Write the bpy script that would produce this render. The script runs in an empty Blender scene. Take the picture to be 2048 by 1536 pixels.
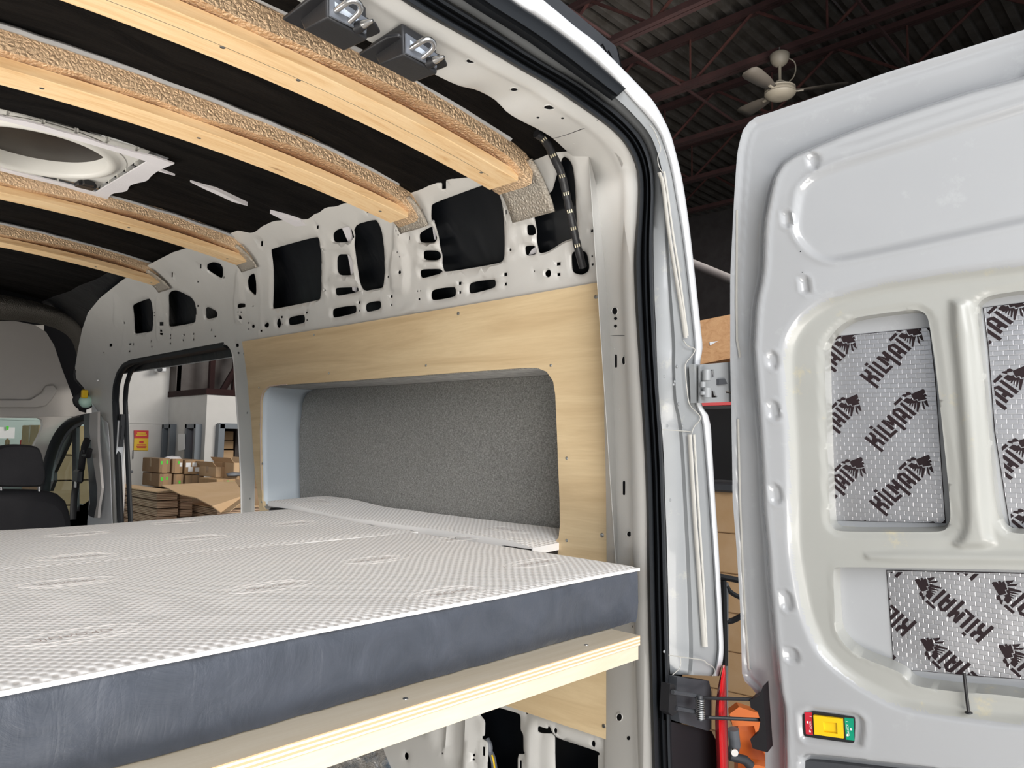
import bpy, math, random
import numpy as np
from mathutils import Vector, Matrix, noise
from mathutils.geometry import delaunay_2d_cdt, tessellate_polygon

random.seed(4)
rng = np.random.default_rng(4)
SC = bpy.context.scene
COL = SC.collection

# ------------------------------------------------------------------ camera
F = 1470.2
CX, CY = 1024.0, 768.0
CAMZ = 1.95          # eye height above the workshop floor
CAMP = np.array([0.0, 0.0, CAMZ])
def nrm(v):
    v = np.array(v, float); return v / np.linalg.norm(v)
Yc = nrm((-500 - CX, -(860 - CY), -F))
Xc = nrm((2450 - CX, -(910 - CY), -F)); Xc = nrm(Xc - Yc * Xc.dot(Yc))
Zc = np.cross(Xc, Yc)
MC = np.array([Xc, Yc, Zc]).T            # world -> camera
cam_d = bpy.data.cameras.new('camera'); cam = bpy.data.objects.new('camera', cam_d); COL.objects.link(cam)
cam_d.sensor_fit = 'HORIZONTAL'; cam_d.sensor_width = 36.0; cam_d.lens = 36.0 * F / 2048.0
cam_d.clip_start = 0.02; cam_d.clip_end = 200
Rw = Matrix([list(r) for r in MC.T]).to_4x4()
cam.matrix_world = Matrix.Translation(Vector(CAMP)) @ Rw
SC.camera = cam

# ------------------------------------------------------------------ light, view
SC.view_settings.view_transform = 'Standard'; SC.view_settings.look = 'None'
SC.view_settings.gamma = 1.0; SC.view_settings.use_curve_mapping = False
SC.view_settings.exposure = 0.08
W = bpy.data.worlds.new('world'); SC.world = W; W.use_nodes = True
bg = W.node_tree.nodes['Background']; bg.inputs[0].default_value = (0.86, 0.93, 1.0, 1); bg.inputs[1].default_value = 0.85
def area(name, loc, aim, sx, sy, power, col):
    l = bpy.data.lights.new(name, 'AREA'); l.shape = 'RECTANGLE'; l.size = sx; l.size_y = sy; l.energy = power; l.color = col
    o = bpy.data.objects.new(name, l); COL.objects.link(o); o.location = loc
    d = Vector(aim) - Vector(loc); o.rotation_euler = d.to_track_quat('-Z', 'Y').to_euler()
    return o
area('bay_door_daylight', (-1.8, -4.4, 4.5), (0.9, 2.0, 1.8), 5.0, 3.6, 440, (0.98, 0.985, 1.0))
area('sunlit_yard_bounce', (-0.9, -1.7, .08), (-0.5, -1.0, 3.0), 3.6, 3.8, 430, (1.0, 0.95, 0.88))  # added fill standing in for ground bounce, brightens header and roof strips from below
lb = area('left_bay_daylight', (-2.4, 3.0, .45), (.3, 3.0, 2.6), 3.6, 1.2, 75, (1.0, 0.96, 0.90)); lb.data.spread = math.radians(110)  # added fill outside the driver side, brightens side wall and roof strips
area('workshop_daylight', (5.2, 2.2, 4.6), (5.0, 9.5, 1.2), 3.0, 1.6, 270, (1.0, 0.96, 0.9))
area('front_bay_daylight', (1.0, 10.5, 4.2), (0.8, 6.5, 1.8), 5.0, 3.0, 240, (0.86, 0.97, 1.0))

# ------------------------------------------------------------------ pixel rays onto known planes
def ray(u, v): return MC.T @ np.array([(u - CX) / F, -(v - CY) / F, -1.0])
def PX(u, v, x): r = ray(u, v); return CAMP + r * (x / r[0])
def PY(u, v, y): r = ray(u, v); return CAMP + r * (y / r[1])
def PZ(u, v, z): r = ray(u, v); return CAMP + r * (z / r[2])       # z counted from eye level
_zk = np.array([-1.4, -0.75, -0.2, 0.05, 0.2, 0.37, 0.48, 0.56, 0.62, 0.66, 0.70, 0.74])
_xk = np.array([1.29, 1.325, 1.332, 1.325, 1.308, 1.275, 1.242, 1.205, 1.165, 1.12, 1.05, 0.95])
def WX(z):                                                          # inner face of the side wall (x by height from eye)
    z = np.asarray(z, float)
    return (np.interp(z - .02, _zk, _xk) + np.interp(z, _zk, _xk) + np.interp(z + .02, _zk, _xk)) / 3
def PW(u, v, off=0.0):                                              # (y, z) on the side wall
    r = ray(u, v); s0, s1 = 0.3, 30.0
    g = lambda s: r[0] * s - (float(WX(r[2] * s)) + off)
    for _ in range(50):
        m = (s0 + s1) / 2
        if g(m) > 0: s1 = m
        else: s0 = m
    return np.array([r[1] * s0, r[2] * s0])
def wall_map(off=0.0):
    def f(P, h):
        x = WX(P[:, 1]) + off - h
        return np.stack([x, P[:, 0], P[:, 1] + CAMZ], 1)
    return f

# ------------------------------------------------------------------ objects
def link(name, me, parent=None, mat=None, smooth=None):
    o = bpy.data.objects.new(name, me); COL.objects.link(o)
    if mat is not None: me.materials.append(mat)
    if smooth is not None and len(me.polygons):
        me.polygons.foreach_set('use_smooth', [True] * len(me.polygons))
        if smooth < 180: me.set_sharp_from_angle(angle=math.radians(smooth))
    if parent is not None:
        o.parent = parent; o.matrix_parent_inverse = parent.matrix_world.inverted()
    return o
def mesh(name, V, Fc, mat=None, parent=None, smooth=35):
    me = bpy.data.meshes.new(name)
    me.from_pydata([tuple(map(float, v)) for v in V], [], [tuple(map(int, f)) for f in Fc]); me.validate(); me.update()
    return link(name, me, parent, mat, smooth)
def tag(o, label=None, cat=None, group=None, kind=None):
    if label: o['label'] = label
    if cat: o['category'] = cat
    if group: o['group'] = group
    if kind: o['kind'] = kind
    return o
def empty(name, loc, label=None, cat=None, group=None, kind=None):
    o = bpy.data.objects.new(name, None); COL.objects.link(o); o.location = loc; o.empty_display_size = .1
    o.matrix_world = Matrix.Translation(Vector(loc))
    return tag(o, label, cat, group, kind)
SPLIT = {'pressed_hole', 'hole_rim', 'stiffening_fin', 'panel_seam', 'spot_weld', 'exposed_wire', 'sealant_bead', 'drilled_hole', 'post_hole', 'hinge_knuckle', 'open_flap', 'bridging_bar_'}
class MB:                                                           # collects pieces of ONE mesh
    def __init__(s): s.V = []; s.F = []
    def add(s, V, Fc):
        n = len(s.V); s.V += [tuple(map(float, v)) for v in V]; s.F += [tuple(int(i) + n for i in f) for f in Fc]; return s
    def box(s, c, d, R=None, bev=0.0):
        c = np.array(c, float); d = np.array(d, float) / 2
        if bev <= 0:
            vs = np.array([[x, y, z] for x in (-1, 1) for y in (-1, 1) for z in (-1, 1)]) * d
            fs = [(0, 1, 3, 2), (4, 6, 7, 5), (0, 4, 5, 1), (2, 3, 7, 6), (0, 2, 6, 4), (1, 5, 7, 3)]
        else:
            b = min(bev, d.min() * .95); vs = []; idx = {}
            for x in (-1, 1):
                for y in (-1, 1):
                    for z in (-1, 1):
                        for k in range(3):
                            p = np.array([x, y, z]) * (d - b); p[k] = np.array([x, y, z])[k] * d[k]
                            idx[(x, y, z, k)] = len(vs); vs.append(p)
            fs = []
            for k in range(3):
                a, b2 = [i for i in range(3) if i != k]
                for sg in (-1, 1):
                    q = []
                    for (p1, p2) in ((-1, -1), (1, -1), (1, 1), (-1, 1)):
                        t = [0, 0, 0]; t[k] = sg; t[a] = p1; t[b2] = p2; q.append(idx[(*t, k)])
                    fs.append(q)
            for k in range(3):
                a, b2 = [i for i in range(3) if i != k]
                for p1 in (-1, 1):
                    for p2 in (-1, 1):
                        t0 = [0, 0, 0]; t0[k] = -1; t0[a] = p1; t0[b2] = p2; t1 = list(t0); t1[k] = 1
                        fs.append([idx[(*t0, a)], idx[(*t1, a)], idx[(*t1, b2)], idx[(*t0, b2)]])
            for x in (-1, 1):
                for y in (-1, 1):
                    for z in (-1, 1): fs.append([idx[(x, y, z, k)] for k in range(3)])
            vs = np.array(vs)
        if R is not None: vs = vs @ np.array(R).T
        return s.add(vs + c, fs)
    def tube(s, pts, r, n=8, cap=True, flat=None):
        pts = [np.array(p, float) for p in pts]; rs = r if hasattr(r, '__len__') else [r] * len(pts)
        rings = []; up = None
        for i, p in enumerate(pts):
            t = nrm(pts[min(i + 1, len(pts) - 1)] - pts[max(i - 1, 0)])
            if up is None: up = np.array([0, 0, 1.0]) if abs(t[2]) < .9 else np.array([1.0, 0, 0])
            a = nrm(np.cross(t, up)); b = np.cross(a, t); up = b
            fl = flat or 1.0
            rings.append([p + rs[i] * (math.cos(q) * a + math.sin(q) * b * fl) for q in [2 * math.pi * k / n for k in range(n)]])
        V = [v for R_ in rings for v in R_]; Fc = []
        for i in range(len(pts) - 1):
            for k in range(n):
                k2 = (k + 1) % n; Fc.append((i * n + k, i * n + k2, (i + 1) * n + k2, (i + 1) * n + k))
        if cap: Fc.append(tuple(range(n))[::-1]); Fc.append(tuple((len(pts) - 1) * n + k for k in range(n)))
        return s.add(V, Fc)
    def lathe(s, c, axis, prof, n=20):                              # prof: (distance along axis, radius)
        c = np.array(c, float); a = nrm(axis)
        e = np.array([0, 0, 1.0]) if abs(a[2]) < .9 else np.array([1.0, 0, 0]); p = nrm(np.cross(a, e)); q = np.cross(a, p)
        V = []; Fc = []
        for (t, r) in prof:
            for k in range(n):
                w = 2 * math.pi * k / n; V.append(c + a * t + r * (math.cos(w) * p + math.sin(w) * q))
        m = len(prof)
        for i in range(m - 1):
            for k in range(n):
                k2 = (k + 1) % n; Fc.append((i * n + k, i * n + k2, (i + 1) * n + k2, (i + 1) * n + k))
        Fc.append(tuple(range(n))[::-1]); Fc.append(tuple((m - 1) * n + k for k in range(n)))
        return s.add(V, Fc)
    def prism(s, poly, ext):                                        # poly: 3D points, ext: vector
        poly = [np.array(p, float) for p in poly]; ext = np.array(ext, float); n = len(poly)
        V = poly + [p + ext for p in poly]
        tris = tessellate_polygon([[Vector(p) for p in poly]])
        Fc = [tuple(t) for t in tris] + [tuple(i + n for i in t[::-1]) for t in tris]
        Fc += [(i, (i + 1) % n, (i + 1) % n + n, i + n) for i in range(n)]
        return s.add(V, Fc)
    def build(s, name, mat, parent=None, smooth=35):
        if name in SPLIT:                                           # every loose piece becomes a part of its own
            p = list(range(len(s.V)))
            def fd(i):
                while p[i] != i: p[i] = p[p[i]]; i = p[i]
                return i
            for f in s.F:
                r = fd(f[0])
                for i in f[1:]: p[fd(i)] = r
            g = {}
            for f in s.F: g.setdefault(fd(f[0]), []).append(f)
            o = None
            for fs in g.values():
                ids = sorted({i for f in fs for i in f}); mp = {i: k for k, i in enumerate(ids)}
                o = mesh(name, [s.V[i] for i in ids], [tuple(mp[i] for i in f) for f in fs], mat, parent, smooth)
            return o
        return mesh(name, s.V, s.F, mat, parent, smooth)
def fixn(o):
    import bmesh
    bm = bmesh.new(); bm.from_mesh(o.data); bmesh.ops.recalc_face_normals(bm, faces=bm.faces); bm.to_mesh(o.data); bm.free(); return o
def mod_bevel(o, w, seg=2):
    m = o.modifiers.new('bevel', 'BEVEL'); m.width = w; m.segments = seg; m.limit_method = 'ANGLE'; m.angle_limit = math.radians(40); return o
def solidify(o, t, off=0):
    m = o.modifiers.new('solid', 'SOLIDIFY'); m.thickness = t; m.offset = off; return o

# ------------------------------------------------------------------ polygons
def resamp(P, n, closed=False):
    P = np.array(P, float)
    if closed: P = np.vstack([P, P[:1]])
    d = np.r_[0, np.cumsum(np.linalg.norm(np.diff(P, axis=0), axis=1))]
    t = np.linspace(0, d[-1], n + 1 if closed else n)
    if closed: t = t[:-1]
    return np.stack([np.interp(t, d, P[:, k]) for k in range(P.shape[1])], 1)
def smoothpoly(P, n, it=2):                                         # open polyline, corner-cut then resampled
    P = np.array(P, float)
    for _ in range(it):
        Q = [P[0]]
        for a, b in zip(P[:-1], P[1:]): Q += [a * .75 + b * .25, a * .25 + b * .75]
        Q.append(P[-1]); P = np.array(Q)
    return resamp(P, n)
def rnd(P, it=2, k=.22):                                            # closed polygon with rounded corners
    P = np.array(P, float)
    for _ in range(it):
        Q = []
        for i in range(len(P)):
            a, b = P[i], P[(i + 1) % len(P)]
            Q += [a * (1 - k) + b * k, a * k + b * (1 - k)]
        P = np.array(Q)
    return P
def inside(P, poly):
    P = np.asarray(P); x, y = P[:, 0], P[:, 1]; c = np.zeros(len(P), bool); n = len(poly)
    for i in range(n):
        x1, y1 = poly[i]; x2, y2 = poly[(i + 1) % n]
        if y1 == y2: continue
        m = (y1 > y) != (y2 > y)
        c ^= m & (x < (x2 - x1) * (y - y1) / (y2 - y1) + x1)
    return c
def dist(P, poly, closed=True):
    P = np.asarray(P); best = np.full(len(P), 1e9); n = len(poly); poly = np.asarray(poly)
    for i in range(n if closed else n - 1):
        a = poly[i]; b = poly[(i + 1) % n]; ab = b - a; L = ab @ ab
        if L < 1e-14: continue
        t = np.clip(((P - a) @ ab) / L, 0, 1); q = a + t[:, None] * ab
        best = np.minimum(best, np.hypot(P[:, 0] - q[:, 0], P[:, 1] - q[:, 1]))
    return best
def sdf(P, poly): d = dist(P, poly); return np.where(inside(P, poly), d, -d)      # positive inside
def sst(x, a, b): t = np.clip((x - a) / (b - a), 0, 1); return t * t * (3 - 2 * t)
def area2(P): P = np.array(P); return .5 * np.sum(P[:, 0] * np.roll(P[:, 1], -1) - np.roll(P[:, 0], -1) * P[:, 1])
def offset_ring(P, d):
    P = np.array(P); s = 1 if area2(P) > 0 else -1
    T = np.roll(P, -1, 0) - np.roll(P, 1, 0); L = np.linalg.norm(T, axis=1, keepdims=True); L[L == 0] = 1; T /= L
    return P + s * d * np.stack([T[:, 1], -T[:, 0]], 1)
def sheet(name, outer, holes, surf, grid, mat, parent=None, thick=.002, emb=None, rings=(), roll=0.0, smooth=50, loops=()):
    outer = np.array(outer, float); holes = [np.array(h, float) for h in holes]
    lo, hi = outer.min(0), outer.max(0)
    gx, gy = np.meshgrid(np.arange(lo[0] + grid / 2, hi[0], grid), np.arange(lo[1] + grid / 2, hi[1], grid))
    G = np.stack([gx.ravel(), gy.ravel()], 1)
    G = G[inside(G, outer)]
    G = G[dist(G, outer) > grid * .45]
    R = []
    for h in holes:
        m = ((G > h.min(0) - grid) & (G < h.max(0) + grid)).all(1)
        sub = G[m]
        if len(sub):
            kill = inside(sub, h) | (dist(sub, h) < (max(rings) if rings else 0) + grid * .4)
            idx = np.where(m)[0][kill]; G = np.delete(G, idx, 0)
        for r in rings:
            size = min(h.max(0) - h.min(0))
            q = offset_ring(h, r if size > .02 else r * .4); R.append(q)
    if R:
        R = np.vstack(R); R = R[inside(R, outer)]; R = R[dist(R, outer) > .002]
        for h in holes:
            m = ((R > h.min(0) - .01) & (R < h.max(0) + .01)).all(1)
            if m.any():
                sub = np.where(m)[0]; k = inside(R[sub], h) | (dist(R[sub], h) < .0006); R = np.delete(R, sub[k], 0)
        G = np.vstack([G, R])
    for L in loops:
        m = ((G > L.min(0) - .01) & (G < L.max(0) + .01)).all(1); i_ = np.where(m)[0]
        if len(i_): G = np.delete(G, i_[dist(G[i_], L) < grid * .45], 0)
    C = [outer] + holes + [np.array(L) for L in loops]; pts = []; E = []
    for c in C:
        n = len(pts); m = len(c); pts += [tuple(p) for p in c]; E += [(n + i, n + (i + 1) % m) for i in range(m)]
    pts += [tuple(p) for p in G]
    r = delaunay_2d_cdt([Vector(p) for p in pts], E, [], 0, 1e-7)
    V = np.array([[v[0], v[1]] for v in r[0]]); T = np.array([list(f) for f in r[2]])
    cen = V[T].mean(1); keep = inside(cen, outer)
    for h in holes:
        m = ((cen > h.min(0)) & (cen < h.max(0))).all(1); s = np.where(m)[0]
        if len(s): keep[s[inside(cen[s], h)]] = False
    T = T[keep]
    used = np.unique(T); mp = -np.ones(len(V), int); mp[used] = np.arange(len(used)); V = V[used]; T = mp[T]
    H = emb(V) if emb else np.zeros(len(V))
    if roll:
        for h in holes:
            m = ((V > h.min(0) - .02) & (V < h.max(0) + .02)).all(1); s = np.where(m)[0]
            if len(s): size = min(1, min(h.max(0) - h.min(0)) / .03); H[s] -= roll * size * np.exp(-(dist(V[s], h) / (.004 * max(size, .3))) ** 2)
    A = surf(V, H); n = len(A); Fc = [tuple(t) for t in T]
    if thick:
        B = surf(V, H - thick); cnt = {}
        for t in T:
            for a, b in ((t[0], t[1]), (t[1], t[2]), (t[2], t[0])): cnt[(a, b)] = 1
        Fc += [(t[2] + n, t[1] + n, t[0] + n) for t in T]
        Fc += [(b, a, a + n, b + n) for (a, b) in cnt if (b, a) not in cnt]
        A = np.vstack([A, B])
    return mesh(name, A, Fc, mat, parent, smooth)
def loft(name, rows, mat, parent=None, smooth=60, closed=False, thick=0, n=None):
    rows = [np.array(r, float) for r in rows]
    n = n or max(len(r) for r in rows); rows = [resamp(r, n) for r in rows]
    V = np.vstack(rows); Fc = []
    for i in range(len(rows) - 1):
        for k in range(n - 1): a = i * n + k; Fc.append((a, a + 1, a + n + 1, a + n))
    o = mesh(name, V, Fc, mat, parent, smooth)
    if thick: solidify(o, thick)
    return o

# ------------------------------------------------------------------ materials
def new_mat(name, col=(.8, .8, .8), rough=.5, metal=0.0, coat=0.0, spec=.5, sheen=0.0):
    m = bpy.data.materials.new(name); m.use_nodes = True; nt = m.node_tree; b = nt.nodes['Principled BSDF']
    b.inputs['Base Color'].default_value = (*col, 1); b.inputs['Roughness'].default_value = rough; b.inputs['Metallic'].default_value = metal
    b.inputs['Coat Weight'].default_value = coat; b.inputs['Specular IOR Level'].default_value = spec
    if sheen: b.inputs['Sheen Weight'].default_value = sheen
    m.diffuse_color = (*col, 1)
    return m
class NT:
    def __init__(s, m): s.t = m.node_tree; s.b = s.t.nodes['Principled BSDF']; s.tc = s.t.nodes.new('ShaderNodeTexCoord')
    def n(s, typ, **kw):
        x = s.t.nodes.new(typ)
        for k, v in kw.items(): setattr(x, k, v)
        return x
    def l(s, a, b): s.t.links.new(a, b)
    def mp(s, sc=(1, 1, 1), rot=(0, 0, 0)):
        m = s.n('ShaderNodeMapping'); m.inputs['Scale'].default_value = sc; m.inputs['Rotation'].default_value = rot; s.l(s.tc.outputs['Object'], m.inputs[0]); return m.outputs[0]
    def noise(s, vec, scale, det=4, rough=.55, dist_=0):
        x = s.n('ShaderNodeTexNoise'); x.inputs['Scale'].default_value = scale; x.inputs['Detail'].default_value = det; x.inputs['Roughness'].default_value = rough; x.inputs['Distortion'].default_value = dist_
        s.l(vec, x.inputs['Vector']); return x.outputs[0]
    def ramp(s, fac, stops):
        r = s.n('ShaderNodeValToRGB'); e = r.color_ramp.elements
        while len(e) < len(stops): e.new(.5)
        for k, (p, c) in enumerate(stops): e[k].position = p; e[k].color = (*c, 1) if len(c) == 3 else c
        s.l(fac, r.inputs[0]); return r.outputs[0]
    def math(s, op, a, b=None, c=None):
        x = s.n('ShaderNodeMath', operation=op)
        for i, q in enumerate((a, b, c)):
            if q is None: continue
            if isinstance(q, (int, float)): x.inputs[i].default_value = q
            else: s.l(q, x.inputs[i])
        return x.outputs[0]
    def mix(s, fac, a, b):
        x = s.n('ShaderNodeMix', data_type='RGBA')
        for i, q in ((0, fac), (6, a), (7, b)):
            if isinstance(q, (int, float)): x.inputs[i].default_value = q
            elif isinstance(q, tuple): x.inputs[i].default_value = (*q, 1)
            else: s.l(q, x.inputs[i])
        return x.outputs[2]
    def bump(s, h, strength=.3, d=.01, prev=None):
        x = s.n('ShaderNodeBump'); x.inputs['Strength'].default_value = strength; x.inputs['Distance'].default_value = d; s.l(h, x.inputs['Height'])
        if prev is not None: s.l(prev, x.inputs['Normal'])
        s.l(x.outputs[0], s.b.inputs['Normal']); return x.outputs[0]
    def col(s, c): s.l(c, s.b.inputs['Base Color'])
    def rough(s, c): s.l(c, s.b.inputs['Roughness'])
def painted(name, col, rough=.3, coat=.3, var=.04, dirt=None, orange=.0):
    m = new_mat(name, col, rough, 0, coat); k = NT(m)
    f = k.noise(k.mp(), 6, 5); c2 = tuple(max(0, x - var) for x in col); cc = k.ramp(f, [(.35, c2), (.65, col)])
    if dirt is not None:
        g = k.noise(k.mp((1, 1, 1)), 14, 7, .7); cc = k.mix(k.ramp(g, [(.60, (0, 0, 0)), (.74, (1, 1, 1))]), cc, dirt)
    k.col(cc)
    if orange: k.bump(k.noise(k.mp(), 260, 2), orange, .002)
    return m
def wood(name, c1, c2, c3, axis='y', sc=1.0, rough=.55, knots=False):
    m = new_mat(name, c1, rough); k = NT(m)
    s = {'x': (1.2, 16, 16), 'y': (16, 1.2, 16), 'z': (16, 16, 1.2)}[axis]; s = tuple(v * sc for v in s)
    f = k.noise(k.mp(s), 3.0, 6, .6, 1.2); g = k.noise(k.mp(tuple(v * 6 for v in s)), 6, 3, .5)
    c = k.ramp(f, [(.3, c3), (.47, c1), (.62, c2), (.8, c1)])
    c = k.mix(k.ramp(g, [(.4, (0, 0, 0)), (.9, (.5, .5, .5))]), c, c3)
    if knots:
        v = k.n('ShaderNodeTexVoronoi'); v.inputs['Scale'].default_value = 1.0; k.l(k.mp({'x': (3.2, 14, 14), 'y': (14, 3.2, 14)}[axis]), v.inputs['Vector'])
        c = k.mix(k.ramp(v.outputs[0], [(.0, (1, 1, 1)), (.07, (.7, .7, .7)), (.11, (0, 0, 0))]), c, (.30, .13, .05))
    k.col(c); k.bump(g, .08, .001); return m
MT = {}
def mats():
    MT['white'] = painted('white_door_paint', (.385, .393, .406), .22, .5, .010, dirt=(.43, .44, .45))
    MT['body'] = painted('white_body_paint', (.78, .79, .81), .28, .5, .02)
    MT['inner'] = painted('grey_primer_paint', (.60, .59, .565), .38, .2, .03, orange=.05)
    MT['beige'] = painted('door_recess_paint', (.375, .377, .355), .35, .2, .02, dirt=(.50, .45, .30))
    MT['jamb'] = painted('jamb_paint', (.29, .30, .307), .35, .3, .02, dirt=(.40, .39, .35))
    MT['rubber'] = new_mat('black_rubber', (.014, .016, .019), .5, spec=.3)
    MT['black'] = new_mat('black_plastic', (.012, .012, .014), .45)
    MT['blackmatt'] = new_mat('matt_black', (.006, .006, .007), .9, spec=.1)
    MT['dgrey'] = painted('dark_grey_plastic', (.055, .058, .065), .45, 0, .01, orange=.1)
    MT['steel'] = new_mat('bright_steel', (.62, .61, .60), .28, 1.0)
    MT['zinc'] = new_mat('zinc_screw', (.45, .45, .44), .35, 1.0)
    MT['bead'] = painted('sealant_bead', (.50, .485, .45), .55, 0, .04)
    # black insulation sheet
    m = new_mat('black_insulation', (.012, .010, .009), .85, spec=.08); k = NT(m)
    g = k.noise(k.mp((1.5, 9, 3)), 2.5, 7, .65, 1.0); k.col(k.ramp(g, [(.4, (.0030, .0026, .0026)), (.72, (.010, .0085, .0075)), (.9, (.032, .029, .024))]))
    k.bump(g, .5, .02); MT['insul'] = m
    m = new_mat('black_film', (.004, .005, .007), .36, spec=.32); k = NT(m); k.bump(k.noise(k.mp((3, 3, .8)), 1.6, 3, .5, .8), .3, .03); MT['film'] = m
    # crinkled foil
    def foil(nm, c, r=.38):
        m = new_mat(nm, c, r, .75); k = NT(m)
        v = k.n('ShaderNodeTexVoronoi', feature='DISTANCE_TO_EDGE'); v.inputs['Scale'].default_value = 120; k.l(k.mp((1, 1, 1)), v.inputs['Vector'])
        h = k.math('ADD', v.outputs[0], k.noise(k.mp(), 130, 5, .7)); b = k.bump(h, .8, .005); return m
    global foil_; foil_ = foil
    MT['foil'] = foil('warm_crinkled_foil', (.86, .62, .40)); MT['foil2'] = foil('grey_crinkled_foil', (.55, .50, .43))  # warm tint paints reflected light into the silver foil
    MT['felt'] = painted('grey_foam_edge', (.42, .42, .42), .8, 0, .05)
    # wood
    MT['ply'] = wood('birch_plywood', (.64, .485, .285), (.70, .545, .33), (.55, .40, .225), 'y', .35)
    MT['plyx'] = wood('birch_board', (.68, .59, .455), (.72, .635, .50), (.62, .52, .375), 'x', .4)
    MT['pine'] = wood('pine_strip', (.88, .62, .34), (.93, .69, .41), (.74, .46, .22), 'x', 1.0, knots=True)
    m = new_mat('plywood_edge', (.8, .66, .45), .6); k = NT(m)
    w = k.n('ShaderNodeTexWave', bands_direction='Z'); w.inputs['Scale'].default_value = 55; w.inputs['Distortion'].default_value = .4; k.l(k.mp(), w.inputs['Vector'])
    k.col(k.ramp(w.outputs[0], [(.35, (.86, .76, .56)), (.6, (.62, .42, .24))])); MT['plyedge'] = m
    # fabrics
    m = new_mat('grey_woven_fabric', (.2, .2, .18), .9, sheen=.2); k = NT(m)
    a = k.noise(k.mp((8, 45, 300)), 3, 2, .5); b = k.noise(k.mp((8, 300, 45)), 3, 2, .5)
    f = k.math('ADD', k.math('MULTIPLY', a, .5), k.math('MULTIPLY', b, .5))
    k.col(k.ramp(f, [(.36, (.12, .118, .108)), (.5, (.24, .235, .218)), (.64, (.43, .42, .395))])); k.bump(f, .3, .002); MT['fabric'] = m
    MT['vinyl'] = new_mat('pale_blue_grey_vinyl', (.56, .62, .67), .5)
    m = new_mat('mattress_knit', (.8, .77, .72), .85, sheen=.3); k = NT(m)
    sp = k.n('ShaderNodeSeparateXYZ'); k.l(k.mp(), sp.inputs[0]); wv = 2 * math.pi / .016
    jx = k.math('MULTIPLY', k.noise(k.mp(), 3, 1), .02)
    sx = k.math('SINE', k.math('MULTIPLY', k.math('ADD', sp.outputs[0], jx), wv)); sy = k.math('SINE', k.math('MULTIPLY', k.math('SUBTRACT', sp.outputs[1], jx), wv))
    ck = k.math('MULTIPLY', sx, sy)
    ge = k.n('ShaderNodeNewGeometry'); s2 = k.n('ShaderNodeSeparateXYZ'); k.l(ge.outputs['Normal'], s2.inputs[0]); up_ = k.math('GREATER_THAN', s2.outputs[2], .93)
    ck = k.math('MULTIPLY', ck, up_); k.col(k.ramp(k.math('MULTIPLY_ADD', ck, .5, .5), [(.15, (.56, .52, .485)), (.5, (.93, .905, .875))])); k.bump(ck, .6, .0022); MT['knit'] = m
    m = new_mat('slate_mattress_band', (.075, .085, .11), .48, sheen=.15); k = NT(m)
    g = k.noise(k.mp((2.5, 2.5, 2.5)), 4, 6, .65, 1.5); k.col(k.ramp(g, [(.35, (.040, .047, .062)), (.7, (.062, .070, .090))])); b1 = k.bump(g, .3, .010); r1 = k.noise(k.mp((22, 22, 5)), 1.5, 4, .6, .6); rr_ = k.math('ABSOLUTE', k.math('SUBTRACT', r1, .5)); k.bump(k.math('POWER', rr_, .75), .16, .008, b1); MT['band'] = m
    MT['seat'] = painted('black_seat_fabric', (.022, .021, .024), .85, 0, .006, orange=.3)
    MT['trim'] = painted('grey_cab_plastic', (.48, .45, .42), .6, 0, .02, orange=.1)
    MT['card'] = painted('cardboard', (.50, .33, .185), .8, 0, .05)
    MT['card2'] = painted('dark_cardboard', (.34, .23, .14), .8, 0, .04)
    MT['cardlight'] = painted('light_cardboard', (.62, .43, .26), .8, 0, .04)
    MT['tape'] = new_mat('brown_tape', (.42, .27, .15), .25)
    MT['paper'] = new_mat('white_paper', (.8, .8, .8), .7)
    MT['wallp'] = painted('white_wall_paint', (.62, .60, .57), .7, 0, .03)
    MT['conc'] = painted('concrete_floor', (.30, .29, .28), .6, 0, .06)
    MT['red'] = new_mat('red_lens', (.5, .012, .015), .15, coat=.6)
    MT['redsteel'] = painted('red_oxide_steel', (.020, .003, .0022), .9, 0, .008)
    MT['deck'] = painted('corrugated_deck', (.048, .043, .038), .8, 0, .02)
    MT['orange'] = new_mat('orange_paint', (.85, .20, .035), .4, coat=.3)
    MT['yellow'] = new_mat('yellow_plastic', (.85, .55, .01), .35)
    MT['redp'] = new_mat('red_label', (.55, .02, .04), .4); MT['greenp'] = new_mat('green_label', (.0, .28, .16), .4)
    MT['signyellow'] = new_mat('sign_yellow', (.8, .5, .02), .5); MT['signred'] = new_mat('sign_red', (.6, .03, .03), .5)
    MT['cream'] = new_mat('cream_enamel', (.13, .115, .09), .6)
    MT['vent'] = painted('off_white_plastic', (.66, .65, .61), .45, 0, .02)
    MT['fleece'] = painted('white_fleece', (.70, .68, .70), .9, 0, .05, orange=.3)
    MT['ventdark'] = painted('dark_vent_lid', (.028, .022, .016), .5, 0, .02)
    MT['door_grey'] = new_mat('blue_grey_door', (.16, .18, .20), .5)
    MT['osb'] = wood('orange_plywood', (.50, .25, .09), (.56, .30, .12), (.40, .18, .05), 'y', .6)
    MT['green'] = new_mat('green_sticker', (.1, .7, .05), .5)
    MT['navy'] = new_mat('blue_plastic', (.03, .09, .3), .4)
    m = new_mat('glass', (.75, .95, .92), .02); b = m.node_tree.nodes['Principled BSDF']; b.inputs['Transmission Weight'].default_value = 1; b.inputs['IOR'].default_value = 1.05; MT['glass'] = m
    # butyl foil
    m = new_mat('embossed_foil', (.47, .47, .49), .36, .85); k = NT(m)
    br = k.n('ShaderNodeTexBrick'); br.inputs['Scale'].default_value = 1; br.inputs['Mortar Size'].default_value = .0012; br.inputs['Mortar Smooth'].default_value = .8
    br.inputs['Brick Width'].default_value = .015; br.inputs['Row Height'].default_value = .0085
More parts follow.
